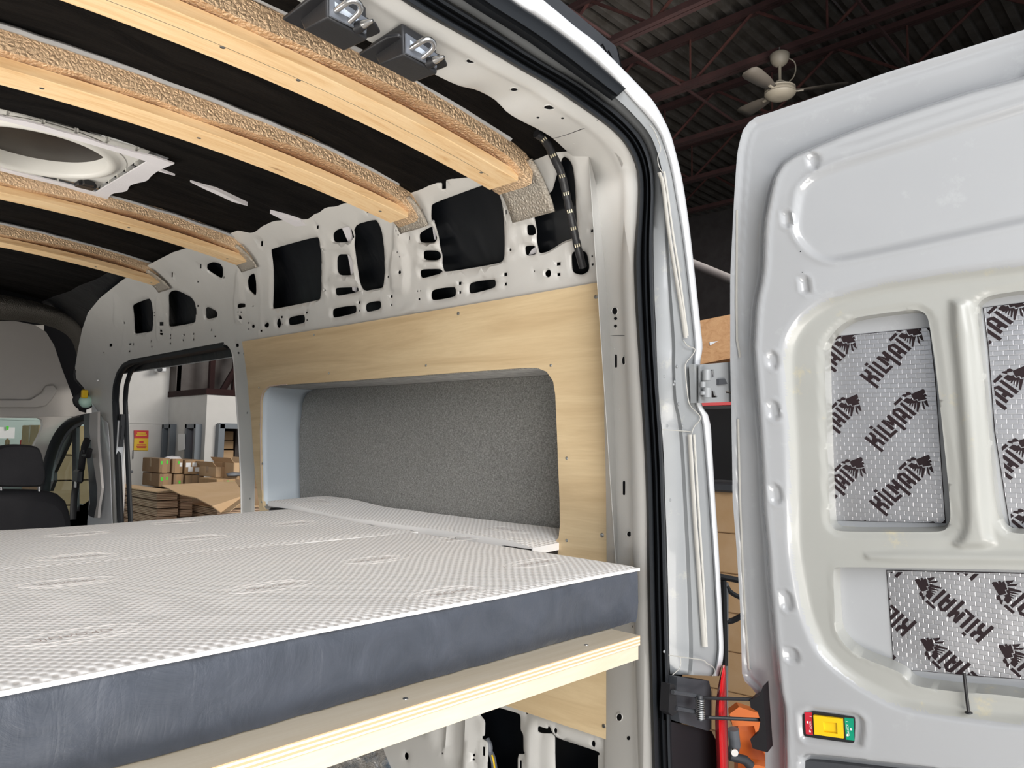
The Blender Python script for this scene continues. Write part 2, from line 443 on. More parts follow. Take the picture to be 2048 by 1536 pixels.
    mv = k.mp((1, 1, 1), (0, 0, 0)); sp = k.n('ShaderNodeSeparateXYZ'); k.l(mv, sp.inputs[0]); cb = k.n('ShaderNodeCombineXYZ'); k.l(sp.outputs[1], cb.inputs[0]); k.l(sp.outputs[2], cb.inputs[1])
    k.l(cb.outputs[0], br.inputs['Vector']); h = k.math('ADD', k.math('MULTIPLY', br.outputs['Fac'], -1.0), k.math('MULTIPLY', k.noise(k.mp(), 45, 4, .6), .8))
    k.bump(h, .28, .0012); MT['kil'] = m
    MT['ink'] = new_mat('dark_brown_print', (.018, .010, .012), .6, spec=.2)
    m = new_mat('bubble_wrap', (.45, .44, .42), .25, .55); k = NT(m); k.bump(k.noise(k.mp(), 24, 6, .7, 1.0), 1.0, .03)
    g = k.noise(k.mp(), 12, 4, .6); k.col(k.ramp(g, [(.55, (.50, .48, .45)), (.68, (.22, .27, .33))])); MT['bubble'] = m
mats()
MT['foil3'] = foil_('dark_crinkled_foil', (.13, .12, .105))
MT['bumper'] = new_mat('mid_grey_plastic', (.17, .18, .20), .4); MT['winblue'] = new_mat('pale_blue_plate', (.50, .56, .64), .4)
MT['cream2'] = painted('cream_grey_trim', (.46, .43, .41), .6, 0, .02); MT['tealp'] = new_mat('pale_teal_lens', (.50, .72, .62), .3)
MT['palewall'] = painted('pale_teal_wall', (.50, .62, .58), .6, 0, .03); MT['darkwall'] = painted('dark_wall', (.035, .03, .03), .8, 0, .01)
MT['mezz'] = painted('dark_mezzanine', (.05, .038, .033), .5, 0, .02); MT['glassdoor'] = new_mat('blue_grey_glass_door', (.22, .26, .30), .2)
MT['redsteel2'] = painted('orange_red_steel', (.034, .0065, .003), .9, 0, .015); MT['galv'] = painted('galvanised_post', (.22, .23, .24), .5, 0, .04)
MT['blackhs'] = painted('dark_housing_plastic', (.022, .022, .024), .45, 0, .004, orange=.1); MT['facepl'] = new_mat('grey_face_plate', (.12, .13, .15), .4); MT['bladem'] = new_mat('dusty_blade', (.030, .024, .018), .8); MT['yellowd'] = MT['yellow']; MT['wirebrass'] = new_mat('wire_sleeve', (.75, .68, .5), .3, .6)

# ================================================================== VAN SHELL
van = empty('van', (0.44, 2.6, 0), 'white panel van seen from its open rear doorway, bare metal walls inside', 'van')

def c5(P): return [(500 + x * .390625, 350 + y * .390625) for x, y in P]
def c4(P): return [(x * .4232, 450 + y * .4232) for x, y in P]
def wpx(P, off=0.0): return np.array([PW(u, v, off) for u, v in P])
def hole(P, it=2, k=.2): return rnd(wpx(P), it, k)
def dot_px(u, v, r, n=12, sx=1.0): return wpx([(u + sx * r * math.cos(q), v + r * math.sin(q)) for q in [2 * math.pi * i / n for i in range(n)]])
def sq_px(u, v, a, b=None): b = b or a; return wpx([(u - a, v - b + .12 * a), (u + a, v - b - .12 * a), (u + a, v + b - .12 * a), (u - a, v + b + .12 * a)])

H = []
for P in [
    [(92, 385), (110, 372), (335, 310), (348, 330), (357, 500), (355, 630), (340, 640), (120, 685), (103, 680)],
    [(413, 300), (432, 276), (508, 256), (521, 340), (420, 345)], [(432, 403), (500, 403), (520, 450), (524, 512), (437, 512)],
    [(428, 580), (440, 575), (548, 571), (551, 597), (445, 618), (430, 608)],
    [(512, 255), (632, 222), (650, 245), (668, 290), (682, 500), (675, 572), (662, 578), (556, 597), (525, 400)],
    [(915, 160), (925, 140), (1220, 32), (1235, 45), (1280, 120), (1295, 350), (1292, 430), (1270, 450), (990, 497), (978, 480), (966, 380), (950, 300), (932, 235), (915, 225)],
    [(855, 300), (870, 285), (912, 262), (930, 262), (954, 343), (860, 345)], [(877, 390), (890, 383), (962, 385), (968, 435), (880, 434)],
    [(862, 490), (875, 480), (972, 478), (981, 500), (880, 528), (866, 518)],
    [(1392, 132), (1402, 120), (1426, 113), (1440, 200), (1396, 202)], [(1408, 258), (1416, 252), (1446, 252), (1452, 306), (1412, 307)],
    [(1398, 366), (1410, 359), (1454, 358), (1462, 404), (1405, 414)],
    [(1432, 112), (1532, 88), (1548, 30), (1562, -20), (1590, -110), (1640, -70), (1655, 40), (1660, 160), (1668, 315), (1600, 335), (1520, 390), (1468, 402), (1456, 330), (1446, 200)],
    [(1635, 400), (1650, 385), (1715, 385), (1730, 470), (1720, 495), (1690, 510), (1650, 500), (1638, 480)],
]: H.append(hole(c5(P)))
for P in [[(917, 600), (930, 582), (1035, 568), (1046, 582), (1046, 612), (1035, 624), (935, 642), (918, 632)],
          [(1112, 562), (1126, 545), (1238, 530), (1250, 540), (1250, 566), (1238, 578), (1126, 608), (1112, 598)],
          [(188, 735), (200, 724), (265, 713), (275, 722), (276, 748), (264, 758), (200, 770), (190, 762)],
          [(413, 692), (424, 679), (528, 664), (538, 674), (538, 698), (526, 708), (426, 731), (415, 724)],
          [(583, 664), (594, 651), (652, 641), (664, 650), (664, 676), (652, 688), (596, 701), (584, 692)]]: H.append(hole(c5(P), 2, .25))
for x, y, r, sx in [(140, 757, 25, .5), (80, 768, 12, 1), (1525, 503, 19, .9), (1330, 382, 8, .8), (1347, 217, 7, .8), (1748, 285, 9, .9), (1752, 457, 7, .9), (1750, 415, 5, 1), (880, 223, 7, .8), (878, 178, 4, 1), (760, 288, 5, .8),
                    (771, 311, 4, 1), (765, 398, 5, .8), (778, 421, 4, 1), (777, 500, 10, .8), (705, 520, 6, .8), (1453, 492, 5, .8), (856, 594, 4, 1), (870, 592, 4, 1), (380, 384, 5, .7), (386, 590, 6, .7), (1570, 905 * .0 - 63, 9, .8)]:
    H.append(dot_px(500 + x * .390625, 350 + y * .390625, r * .390625, 12, sx))
for x, y, a, b in [(722, 621, 7, 7), (723, 664, 5, 6), (1072, 554, 8, 8), (1073, 601, 6, 7), (1305, 508, 9, 9), (1306, 558, 7, 8), (1577, 454, 11, 9), (1578, 508, 9, 8), (287, 704, 6, 6), (289, 742, 4, 5), (160, 727, 5, 6), (160, 764, 4, 5),
                   (557, 652, 6, 7), (558, 694, 4, 5), (864, 635, 6, 5), (987, 50, 12, 20), (1307, 188, 4, 12), (813, 322, 3, 9), (57, 798, 4, 5), (600, 183, 8, 10), (343, 266, 6, 9), (57, 350, 6, 14)]:
    H.append(sq_px(500 + x * .390625, 350 + y * .390625, a * .390625, b * .390625))
for P in [[(618, 385), (625, 372), (700, 343), (712, 360), (718, 490), (710, 502), (640, 514), (628, 508)],
          [(785, 330), (800, 310), (830, 306), (918, 352), (921, 450), (910, 462), (800, 482), (788, 470)],
          [(962, 378), (1025, 410), (1020, 435), (965, 447)], [(968, 185), (980, 178), (1000, 172), (1045, 185), (1046, 245), (1035, 250), (968, 208)],
          [(1160, 260), (1170, 235), (1195, 225), (1203, 250), (1206, 325), (1195, 330), (1165, 300)], [(1128, 378), (1138, 371), (1157, 371), (1157, 386), (1145, 394), (1128, 392)]]: H.append(hole(c4(P)))
for x, y, a, b in [(1140, 437, 5, 8), (1134, 412, 3, 3), (1147, 412, 3, 3), (764, 467, 6, 9), (764, 500, 3, 5), (764, 515, 4, 5), (933, 268, 4, 4), (1055, 247, 4, 5), (933, 382, 4, 5), (997, 495, 3, 5), (1014, 526, 4, 4), (913, 514, 3, 5), (913, 541, 3, 5),
                   (867, 520, 4, 4), (863, 545, 3, 4), (804, 521, 3, 5), (804, 535, 3, 4), (804, 560, 3, 4), (713, 548, 3, 5), (715, 575, 3, 4), (613, 562, 6, 4), (628, 564, 3, 6), (610, 597, 4, 4), (585, 462, 3, 5), (1185, 185, 5, 12), (810, 234, 4, 11), (945, 194, 4, 11),
                   (1173, 462, 3, 4), (1173, 492, 3, 4), (728, 415, 3, 3), (728, 428, 3, 3), (1195, 383, 3, 3)]:
    H.append(sq_px(x * .4232, 450 + y * .4232, a * .4232, b * .4232))
for x, y, r in [(1194, 478, 8), (1258, 470, 11), (1118, 568, 9), (1125, 604, 5), (521, 567, 8), (471, 735, 4), (490, 602, 3)]: H.append(dot_px(x * .4232, 450 + y * .4232, r * .4232))

# side wall sheet: upper rail, frame of the sliding doorway and the front post in one pressing
top = [(176, 625), (200, 596), (245, 560), (300, 528), (345, 505), (430, 478), (500, 452), (600, 425), (640, 420), (740, 385), (830, 355), (900, 335), (975, 300), (1040, 262), (1100, 240)]
topw = [PW(u, v) for u, v in top]
outer = list(topw) + [np.array([0.93, .60]), np.array([0.93, -.62])]
outer += [np.array([2.72, -.62]), PW(484, 1045)]
sd = [PW(u, v) for u, v in [(482, 950), (477, 850), (472, 780), (468, 720), (464, 700), (456, 690), (448, 688), (262, 722), (246, 730), (235, 745), (228, 770), (226, 800), (230, 900), (234, 1000), (236, 1048)]]
fpx = [PW(u, v) for u, v in [(198, 1048), (198, 1020), (204, 995), (206, 960), (203, 900), (198, 850), (194, 828), (186, 800), (172, 775), (156, 758), (152, 735), (156, 700), (164, 660)]]
outer += sd + [np.array([sd[-1][0] + .01, -.62]), np.array([fpx[0][0], -.62])] + fpx
outer = np.array(outer); outer = outer[::-1] if area2(outer) < 0 else outer
# niche and board hide the middle of the pressing: a large window there
outer_holes = H + [np.array([[1.08, .225], [1.08, -.40], [2.62, -.40], [2.62, .225]])]
raised = [(rnd(wpx(c5([(735, 250), (775, 250), (785, 400), (808, 440), (808, 590), (795, 600), (740, 600), (728, 585), (715, 450), (738, 410)]))), .010),
          (rnd(wpx(c5([(360, 348), (525, 345), (525, 385), (360, 386)]))), .006), (rnd(wpx(c5([(405, 520), (548, 517), (548, 553), (405, 560)]))), .006),
          (rnd(wpx(c5([(848, 347), (962, 347), (962, 380), (848, 380)]))), .006), (rnd(wpx(c5([(845, 440), (975, 440), (975, 470), (845, 470)]))), .006),
          (rnd(wpx(c5([(1382, 208), (1448, 208), (1448, 238), (1382, 240)]))), .006), (rnd(wpx(c5([(1382, 322), (1452, 322), (1452, 346), (1382, 350)]))), .006),
          (rnd(wpx(c4([(730, 350), (755, 350), (770, 470), (762, 530), (735, 540)]))), .008), (rnd(wpx(c4([(530, 330), (560, 330), (560, 480), (530, 470)]))), .008),
          (rnd(wpx(c4([(1118, 215), (1140, 215), (1150, 340), (1150, 450), (1110, 462), (1105, 350)]))), .009)]
lines = [(wpx(c5([(36, 335), (40, 500), (50, 830)])), .0035, .004), (wpx(c5([(1320, 130), (1340, 160), (1330, 330), (1360, 370), (1350, 410), (1305, 435)])), .004, .005),
         (wpx(c5([(370, 285), (372, 350), (385, 400), (382, 560), (390, 640)])), .004, .005), (wpx(c5([(165, 812), (780, 712), (800, 695), (840, 690), (860, 705), (1780, 552)])), .006, .008),
         (wpx(c4([(565, 325), (567, 620)])), .0035, .004)]
spots = [(wpx(c5([(1525, 503)]))[0], .016), (wpx(c5([(380, 384)]))[0], .010), (wpx(c5([(386, 590)]))[0], .010)] + [(PW(u, v), .006) for u, v in [(246, 697), (222, 690), (283, 700)]]
def wall_emb(V):
    h = np.zeros(len(V))
    for P, d in raised:
        m = (V > P.min(0) - .02).all(1) & (V < P.max(0) + .02).all(1); i = np.where(m)[0]
        if len(i): h[i] = np.maximum(h[i], d * sst(sdf(V[i], P), -.004, .006))
    for L, d, w in lines: h += d * np.exp(-(dist(V, L, False) / w) ** 2)
    for c, r in spots: h += .005 * np.exp(-((np.hypot(*(V - c).T) - r * .9) / (r * .35)) ** 2)
    # weld bead texture at the seam between the pressings
    s = dist(V, lines[0][0], False); i = np.where(s < .03)[0]
    for q in i: h[q] += .0022 * max(0, noise.noise(Vector((V[q, 0] * 90, V[q, 1] * 90, 0)))) * (1 - s[q] / .03)
    # front post and doorway frame swell towards the cabin
    h += .012 * sst(V[:, 0], 4.12, 4.32) * (1 - sst(V[:, 1], .25, .5))
    return h
wall = sheet('side_wall_pressing', outer, outer_holes, wall_map(), .0125, MT['inner'], van, .0025, wall_emb, (.0025, .006), .006, 45)
# dark voids behind the pressing: insulation film hung behind the openings
def wgrid(y0, y1, z0, z1, off, name, mat, wob=.012, ny=60, nz=24):
    V = []; Fc = []
    for i in range(ny + 1):
        for j in range(nz + 1):
            y = y0 + (y1 - y0) * i / ny; z = z0 + (z1 - z0) * j / nz
            x = float(WX(z)) + off + wob * noise.noise(Vector((y * 5, z * 4, 1.3))); V.append((x, y, z + CAMZ))
    for i in range(ny):
        for j in range(nz): a = i * (nz + 1) + j; Fc.append((a, a + 1, a + nz + 2, a + nz + 1))
    return mesh(name, V, Fc, mat, van, 60)
wgrid(.86, 2.72, .20, .72, .055, 'insulation_film', MT['film'], .008)
wgrid(2.72, 4.6, .33, .72, .055, 'insulation_film', MT['film'])
wgrid(.86, 2.70, -1.30, -.30, .10, 'insulation_film', MT['film'])
# outer skin
o = wgrid(1.05, 4.8, .33, .72, .075, 'outer_side_panel', MT['body'], 0, 40, 12)
o = wgrid(1.05, 2.76, -1.3, .33, .16, 'outer_side_panel', MT['body'], 0, 20, 12)
o = wgrid(4.24, 4.7, -1.3, .30, .05, 'outer_side_panel', MT['body'], 0, 10, 12)

# frame faces of the sliding doorway (depth towards the outside) and its rubber seal
sdP = np.array([[p[0], p[1]] for p in sd]); sdP = np.vstack([[2.735, -.6], PW(484, 1045), sdP, [sdP[-1][0] + .01, -.6]])
def pts3(P, off): return np.array([[float(WX(z)) + off, y, z + CAMZ] for y, z in P])
loft('doorway_reveal', [pts3(sdP, o_) for o_ in (-.004, .008, .018, .026)], MT['inner'], van, 60, thick=.002, n=160)
seal = sdP[8:]
mb = MB(); mb.tube(resamp(pts3(seal, .012), 90), .017, 8); s_ = mb.build('doorway_seal', MT['rubber'], van)
mb = MB(); mb.tube(resamp(pts3(seal + [-.03, -.0], .05), 90), .012, 8); mb.build('doorway_seal', MT['rubber'], van)
# outer jamb of the sliding doorway with guide strip
mb = MB()
mb.prism([(1.330, 4.14, .08 + CAMZ), (1.364, 4.14, .08 + CAMZ), (1.40, 4.20, .10 + CAMZ), (1.330, 4.20, .10 + CAMZ)], (0, 0, -.72))
mb.prism([(1.372, 4.17, .10 + CAMZ), (1.384, 4.17, .10 + CAMZ), (1.41, 4.22, .12 + CAMZ), (1.40, 4.22, .12 + CAMZ)], (0, 0, -.72))
mb.build('sliding_door_jamb', MT['body'], van)
mb = MB(); mb.box((1.345, 4.13, .03 + CAMZ), (.02, .02, .17)); mb.box((1.347, 4.12, .02 + CAMZ), (.014, .012, .07)); mb.build('door_striker', MT['black'], van)

# ---------------------------------------------------------------- roof
def zrib(x, y): return .638 + .030 * (y - 1.1) - .115 * (x - .44) ** 2
def zroof(x, y):
    e = max(0, abs(x - .44) - .60); return zrib(x, y) + .055 - .55 * e ** 2
vent_c = np.array(PZ(70, 316, .70)[:2])
def roof_grid(name, mat, y0, y1, dz, wob, x0=-.36, x1=1.19, ny=90, nx=50, hole_=None):
    V = []; Fc = []
    for i in range(ny + 1):
        for j in range(nx + 1):
            y = y0 + (y1 - y0) * i / ny; x = x0 + (x1 - x0) * j / nx
            V.append((x, y, zroof(x, y) + dz + wob * noise.fractal(Vector((x * 2.2, y * 5, 3)), 1, 2, 3) + CAMZ))
    for i in range(ny):
        for j in range(nx):
            a = i * (nx + 1) + j
            if hole_:
                xm = x0 + (x1 - x0) * (j + .5) / nx; ym = y0 + (y1 - y0) * (i + .5) / ny
                if hole_(xm, ym): continue
            Fc.append((a, a + nx + 1, a + nx + 2, a + 1))
    return mesh(name, V, Fc, mat, van, 60)
VH = .23                                                             # half size of the roof opening
holef = lambda x, y: abs(x - vent_c[0]) < VH and abs(y - vent_c[1]) < VH
roof_grid('roof_insulation', MT['insul'], .93, 2.32, 0, .010, hole_=holef)
roof_grid('roof_insulation', MT['insul'], 2.32, 4.75, .004, .014, hole_=holef)
roof_grid('roof_skin', MT['body'], .86, 6.2, .07, 0, -.42, 1.25, 30, 30, hole_=holef)

# foil covered roof bows; each carries a pine strip
RIBS = [(1.085, 1.175, 1.128, 'pine'), (1.50, 1.578, 1.150, 'pine'), (2.40, 2.475, 1.150, 'pine'), (3.12, 3.20, 1.160, 'pine')]
labels = ['wide pine strip with pencil line nearest the rear doorway, under the roof latches',
          'orange lit pine strip, second from the rear doorway, ahead of the round vent',
          'pine strip just past the round roof vent', 'farthest pine strip, close to the front cab']
for k, (y0, y1, xe, mt) in enumerate(RIBS):
    bow = MB(); n = 60; V = []
    xs = np.linspace(-.34, xe + .026, n)
    prof = [(y0 - .018, .060), (y0 - .020, .030), (y0 - .016, .013), (y0 + .004, .0085), (y1 - .006, .0085), (y1 + .012, .02), (y1 + .014, .06)]
    for i, x in enumerate(xs):
        e = max(0, (x - xe + .05) / .076) ** 2 * .022
        gap = .010 * math.sin(max(0, min(1, (x - .62) / .5)) * math.pi) + .003 * noise.noise(Vector((x * 9, k * 3, 0)))
        for (y, dz) in prof:
            V.append((x, y - (gap if dz > .009 else 0) * .6, zrib(x, y0) + dz + gap + CAMZ - e + .003 * noise.noise(Vector((x * 40, y * 60, dz * 60)))))
    m = len(prof); Fc = [(i * m + j, i * m + j + 1, (i + 1) * m + j + 1, (i + 1) * m + j) for i in range(n - 1) for j in range(m - 1)]
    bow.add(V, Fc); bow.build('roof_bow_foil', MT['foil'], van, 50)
    lip = MB(); lip.tube([(x, y0 - .024, zrib(x, y0) + .052 + CAMZ + .004 * noise.noise(Vector((x * 14, k, 0)))) for x in xs[:-3]], .006, 6); lip.build('foam_edge', MT['felt'], van, 60)
    # foil flap on the wall at the strip's end
    ye0, ye1 = y0 - .035, y1 + .005
    z_t = zrib(xe, y0) + .03; z_b = z_t - (.098 if k == 0 else .062)
    fm = MB(); V = []
    for i in range(9):
        for j in range(9):
            y = ye0 + (ye1 - ye0) * i / 8; z = z_b + (z_t - z_b) * j / 8
            V.append((float(WX(z)) - .014 - .02 * (j / 8) ** 2 + .002 * noise.noise(Vector((y * 60, z * 60, 0))), y, z + CAMZ))
    fm.add(V, [(i * 9 + j, i * 9 + j + 1, i * 9 + j + 10, i * 9 + j + 9) for i in range(8) for j in range(8)])
    fo = fm.build('foil_flap', MT['foil2'], van, 50); solidify(fo, .004)
    # the strip
    st = MB(); n = 48; th = .020; V = []; xs = np.linspace(-.30, xe, n)
    for x in xs:
        z = zrib(x, y0) + CAMZ; b = .0015
        for (y, dz) in ((y0, b), (y0 + b, 0), (y1 - b, 0), (y1, b), (y1, th), (y0, th)): V.append((x, y, z + dz - (.012 if k != 0 else .012)))
    Fc = [(i * 6 + j, i * 6 + (j + 1) % 6, (i + 1) * 6 + (j + 1) % 6, (i + 1) * 6 + j) for i in range(n - 1) for j in range(6)]
    Fc += [tuple(range(6))[::-1], tuple((n - 1) * 6 + j for j in range(6))]
    root = empty('roof_batten', (.44, (y0 + y1) / 2, zrib(.44, y0) + CAMZ), labels[k], 'wooden strip', 'pine strips across the roof')
    st.add(V, Fc); st.build('wood_strip', MT['pine'], root, 40)
    ym = (y0 + y1) / 2
    for xs_ in {0: (.485, 1.06, .62), 1: (.62, 1.09, .33), 2: (.78, 1.10), 3: (.9, 1.11)}[k]:
        sc = MB(); z = zrib(xs_, y0) + CAMZ - .012; sc.lathe((xs_, ym, z + .001), (0, 0, -1), [(0, .0045), (.0012, .0045), (.002, .003)], 10); sc.build('screw', MT['zinc'], root)
    if k == 0:
        pl = MB(); pl.tube([(x, ym - .004, zrib(x, y0) + CAMZ - .0122) for x in np.linspace(-.2, xe - .05, 30)], .00035, 4); pl.build('pencil_line', MT['dgrey'], root)

# round roof vent
vz = zroof(*vent_c) + CAMZ - .004
vt = empty('roof_vent', (vent_c[0], vent_c[1], vz), 'round white roof vent frame in a rough square cut between two pine strips', 'roof vent')
R0, R1 = .165, .185
m = MB(); N = 72; V = []
prof = [(.158, .03), (.160, -.002), (.166, -.010), (.176, -.011), (.184, -.006), (.190, .0), (.205, .002)]
for i in range(N):
    q = 2 * math.pi * i / N
    for r, dz in prof: V.append((vent_c[0] + r * math.cos(q), vent_c[1] + r * math.sin(q), vz + dz))
M_ = len(prof); m.add(V, [(i * M_ + j, ((i + 1) % N) * M_ + j, ((i + 1) % N) * M_ + j + 1, i * M_ + j + 1) for i in range(N) for j in range(M_ - 1)])
m.build('round_rim', MT['vent'], vt, 60)
# flange plate with the round opening
sq = np.array([(-.205, -.205), (.205, -.205), (.205, .205), (-.205, .205)]) + vent_c
circ = np.array([(vent_c[0] + .19 * math.cos(2 * math.pi * i / 60), vent_c[1] + .19 * math.sin(2 * math.pi * i / 60)) for i in range(60)])
flat = lambda z: (lambda P, h: np.stack([P[:, 0], P[:, 1], np.full(len(P), z) - h], 1))
sheet('vent_flange', sq, [circ], flat(vz + .004), .03, MT['vent'], vt, .003)
m = MB()
for k in range(6):
    t = -.17 + .068 * k
    m.box((vent_c[0] + .213, vent_c[1] + t, vz + .004), (.022, .004, .02)); m.box((vent_c[0] + t, vent_c[1] - .213, vz + .004), (.004, .022, .02)); m.box((vent_c[0] + t, vent_c[1] + .213, vz + .004), (.004, .022, .02))
m.build('stiffening_fin', MT['vent'], vt)
m = MB(); m.lathe((vent_c[0], vent_c[1], vz + .03), (0, 0, 1), [(0, .17), (.01, .168), (.03, .10), (.035, .01)], 40); m.build('vent_lid', MT['ventdark'], vt, 60)
m = MB(); m.box((vent_c[0] + .165, vent_c[1] + .175, vz - .006), (.05, .035, .014), bev=.003); m.box((vent_c[0] + .165, vent_c[1] + .15, vz - .006), (.03, .02, .012), bev=.002); m.build('motor_clip', MT['black'], vt)
# ragged fleece around the cut
rag_o = []; rag_i = []
for k in range(96):
    q = 2 * math.pi * k / 96; c_, s_2 = math.cos(q), math.sin(q); e = 1 / max(abs(c_), abs(s_2))
    rag_i.append(vent_c + .200 * e * np.array([c_, s_2])); w = .232 + .022 * noise.noise(Vector((c_ * 3, s_2 * 3, 0))) + (.012 if c_ > .6 else 0)
    rag_o.append(vent_c + w * e * np.array([c_, s_2]))
sheet('fleece_edge', np.array(rag_o), [np.array(rag_i)], lambda P, h: np.stack([P[:, 0], P[:, 1], np.array([zroof(a, b) for a, b in P]) + CAMZ - .016 - h], 1), .02, MT['fleece'], vt, .004)
# slits in the insulation showing the white fleece
slit = [(288, 329), (345, 352), (352, 353), (300, 330)]
for P in ([(290, 331), (320, 341), (350, 352), (320, 344)], [(380, 364), (430, 380), (470, 400), (495, 412), (465, 404), (440, 392), (410, 379)], [(540, 427), (575, 436), (602, 444), (612, 451), (590, 453), (565, 440)]):
    q3 = []
    for u, v in P:
        r = ray(u, v); z = .66
        for _ in range(12): x, y = r[0] * z / r[2], r[1] * z / r[2]; z = zroof(x, y) - .012
        q3.append((x, y, z + CAMZ))
    m = MB(); m.prism(q3, (0, 0, .012)); m.build('fleece_slit', MT['fleece'], van)

# ---------------------------------------------------------------- rear header, rear post, jamb, outer body
def yl(P, y): return [PY(u, v, y) for u, v in P]
def wy(u, v): return PW(u, v, -.012)[0]
def mid_px(u, v, y, rise=.015):                                       # the same edge carried on to the middle of the van
    p = PY(u, v, y); q = np.array([.44, y, p[2] + rise]) - CAMP; c = MC @ q; return (CX - F * c[0] / c[2], CY + F * c[1] / c[2])
# pairs: inner edge of the pressing  <->  edge at the doorway seal
PAIR = [(*mid_px(700, 62, .925), *mid_px(800, 0, .826), .925), (700, 62, 800, 0, .925), (770, 98, 858, 36, .925), (820, 122, 921, 70, .925), (869, 148, 960, 92, .925), (921, 173, 1015, 125, .925), (949, 176, 1046, 144, .925), (996, 200, 1085, 165, .925), (1010, 222, 1100, 173, .925),
        (1042, 241, 1139, 200, .925), (1070, 254, 1165, 218, .93), (1104, 273, 1195, 238, .94), (1130, 298, 1227, 263, .96), (1158, 323, 1250, 288, .975), (1172, 349, 1267, 320, .985), (1183, 385, 1275, 349, None), (1186, 428, 1276, 393, None), (1189, 464, 1272, 450, None),
        (1196, 530, 1268, 510, None), (1199, 600, 1271, 600, None), (1207, 740, 1279, 740, None), (1210, 900, 1288, 900, None), (1213, 1110, 1293, 1110, None), (1211, 1300, 1297, 1300, None), (1210, 1536, 1304, 1536, None), (1208, 1800, 1311, 1800, None)]
PAIR = np.array([[a, b, c, d, (wy(a, b) if y is None else y)] for a, b, c, d, y in PAIR])
PP = smoothpoly(PAIR * [1, 1, 1, 1, 300], 170, 2) / [1, 1, 1, 1, 300]
A = np.array([PY(a, b, y) for a, b, c, d, y in PP]); B = np.array([PY(c, d, .828) for a, b, c, d, y in PP])
Tn = np.gradient(B, axis=0); Tn /= np.linalg.norm(Tn, axis=1, keepdims=True)
inw = np.cross(Tn, A - B); inw /= np.linalg.norm(inw, axis=1, keepdims=True); inw *= np.sign(np.sum(inw * (CAMP - B), 1))[:, None]
back = A - CAMP; back /= np.linalg.norm(back, axis=1, keepdims=True)
rows = [A + back * .03, A - inw * .001]
NR = 28
fr = np.linspace(0, 1, NR)
def surfAB(i, t):                                                    # i: index along, t: 0 inner edge .. 1 seal
    b = .004 * (1 - (2 * t - 1) ** 2) ** .7 + .0035 * math.exp(-((t - .80) / .10) ** 2) - .006 * sst(np.array(t), .9, 1.0)
    return A[i] * (1 - t) + B[i] * t + inw[i] * b
for t in fr: rows.append(np.array([surfAB(i, t) for i in range(len(A))]))
rows.append(B + [[0, .03, 0]])
loft('rear_post_and_header', rows, MT['inner'], van, 60, thick=.0015, n=len(A))
def on_post(u, v, lift=.0):                                           # nearest surface point to a pixel
    best = None
    for i in range(len(A)):
        a, b = PP[i, :2], PP[i, 2:4]; ab = b - a; t = np.dot(np.array([u, v]) - a, ab) / (ab @ ab)
        if -.1 < t < 1.1:
            d = np.linalg.norm(a + t * ab - [u, v])
            if best is None or d < best[0]: best = (d, i, min(1, max(0, t)))
    _, i, t = best; return surfAB(i, t) + inw[i] * lift, inw[i]
mb = MB(); rim = MB()
for (u, v), a, b in [((942, 120), 11, 5), ((1028, 177), 8, 4), ((1099, 213), 12, 5), ((1076, 234), 3, 1.5), ((1125, 235), 3, 1.5), ((1231, 622), 6, 8), ((1232, 637), 3, 3), ((1232, 652), 3, 3), ((1249, 721), 4, 9), ((1233, 722), 2, 13), ((1249, 976), 2, 14), ((1260, 1068), 5, 6), ((1271, 1323), 2.5, 12), ((1240, 1434), 6, 8), ((1258, 1476), 3, 4), ((1270, 1253), 4, 4)]:
    c, nv = on_post(u, v); poly = []
    for k in range(16):
        q = 2 * math.pi * k / 16; cu, sv = math.cos(q), math.sin(q)
        if b > 2.5 * a: cu = np.sign(cu) * min(1, abs(cu) * 1.5); sv = np.sign(sv) * min(1, abs(sv) * 1.2)
        p, _ = on_post(u, v); r = ray(u + a * cu, v + b * sv); s_ = np.dot(c - CAMP, nv) / np.dot(r, nv); poly.append(CAMP + r * s_ + nv * .0016)
    mb.prism(poly, -nv * .003)
    if max(a, b) > 5 and a > 3: rim.tube(poly + poly[:2], .0011, 6, cap=False)
mb.build('pressed_hole', MT['blackmatt'], van); rim.build('hole_rim', MT['inner'], van, 60)
# seam between header and post
sm = [on_post(u, v, .0008)[0] for u, v in [(1104, 271), (1115, 271), (1140, 262), (1165, 253), (1185, 246), (1194, 240)]]
mb = MB(); mb.tube(smoothpoly(sm, 20, 1), .0009, 5); mb.build('panel_seam', MT['blackmatt'], van)
sm = [on_post(u, v, .0004)[0] for u, v in [(1208, 676), (1230, 673), (1262, 671), (1276, 671)]]
mb = MB(); mb.tube(sm, .0007, 5); mb.build('panel_seam', MT['dgrey'], van)
mb = MB()
for u, v in [(1205, 668), (1239, 663), (1234, 698), (1216, 704), (1221, 820), (1245, 823), (1225, 960), (1235, 960), (1235, 1056), (1235, 1076), (1172, 300), (1150, 285)]:
    c, nv = on_post(u, v); mb.lathe(c - nv * .001, nv, [(0, .0035), (.0015, .003), (.0024, .0015)], 8)
mb.build('spot_weld', MT['inner'], van, 80)

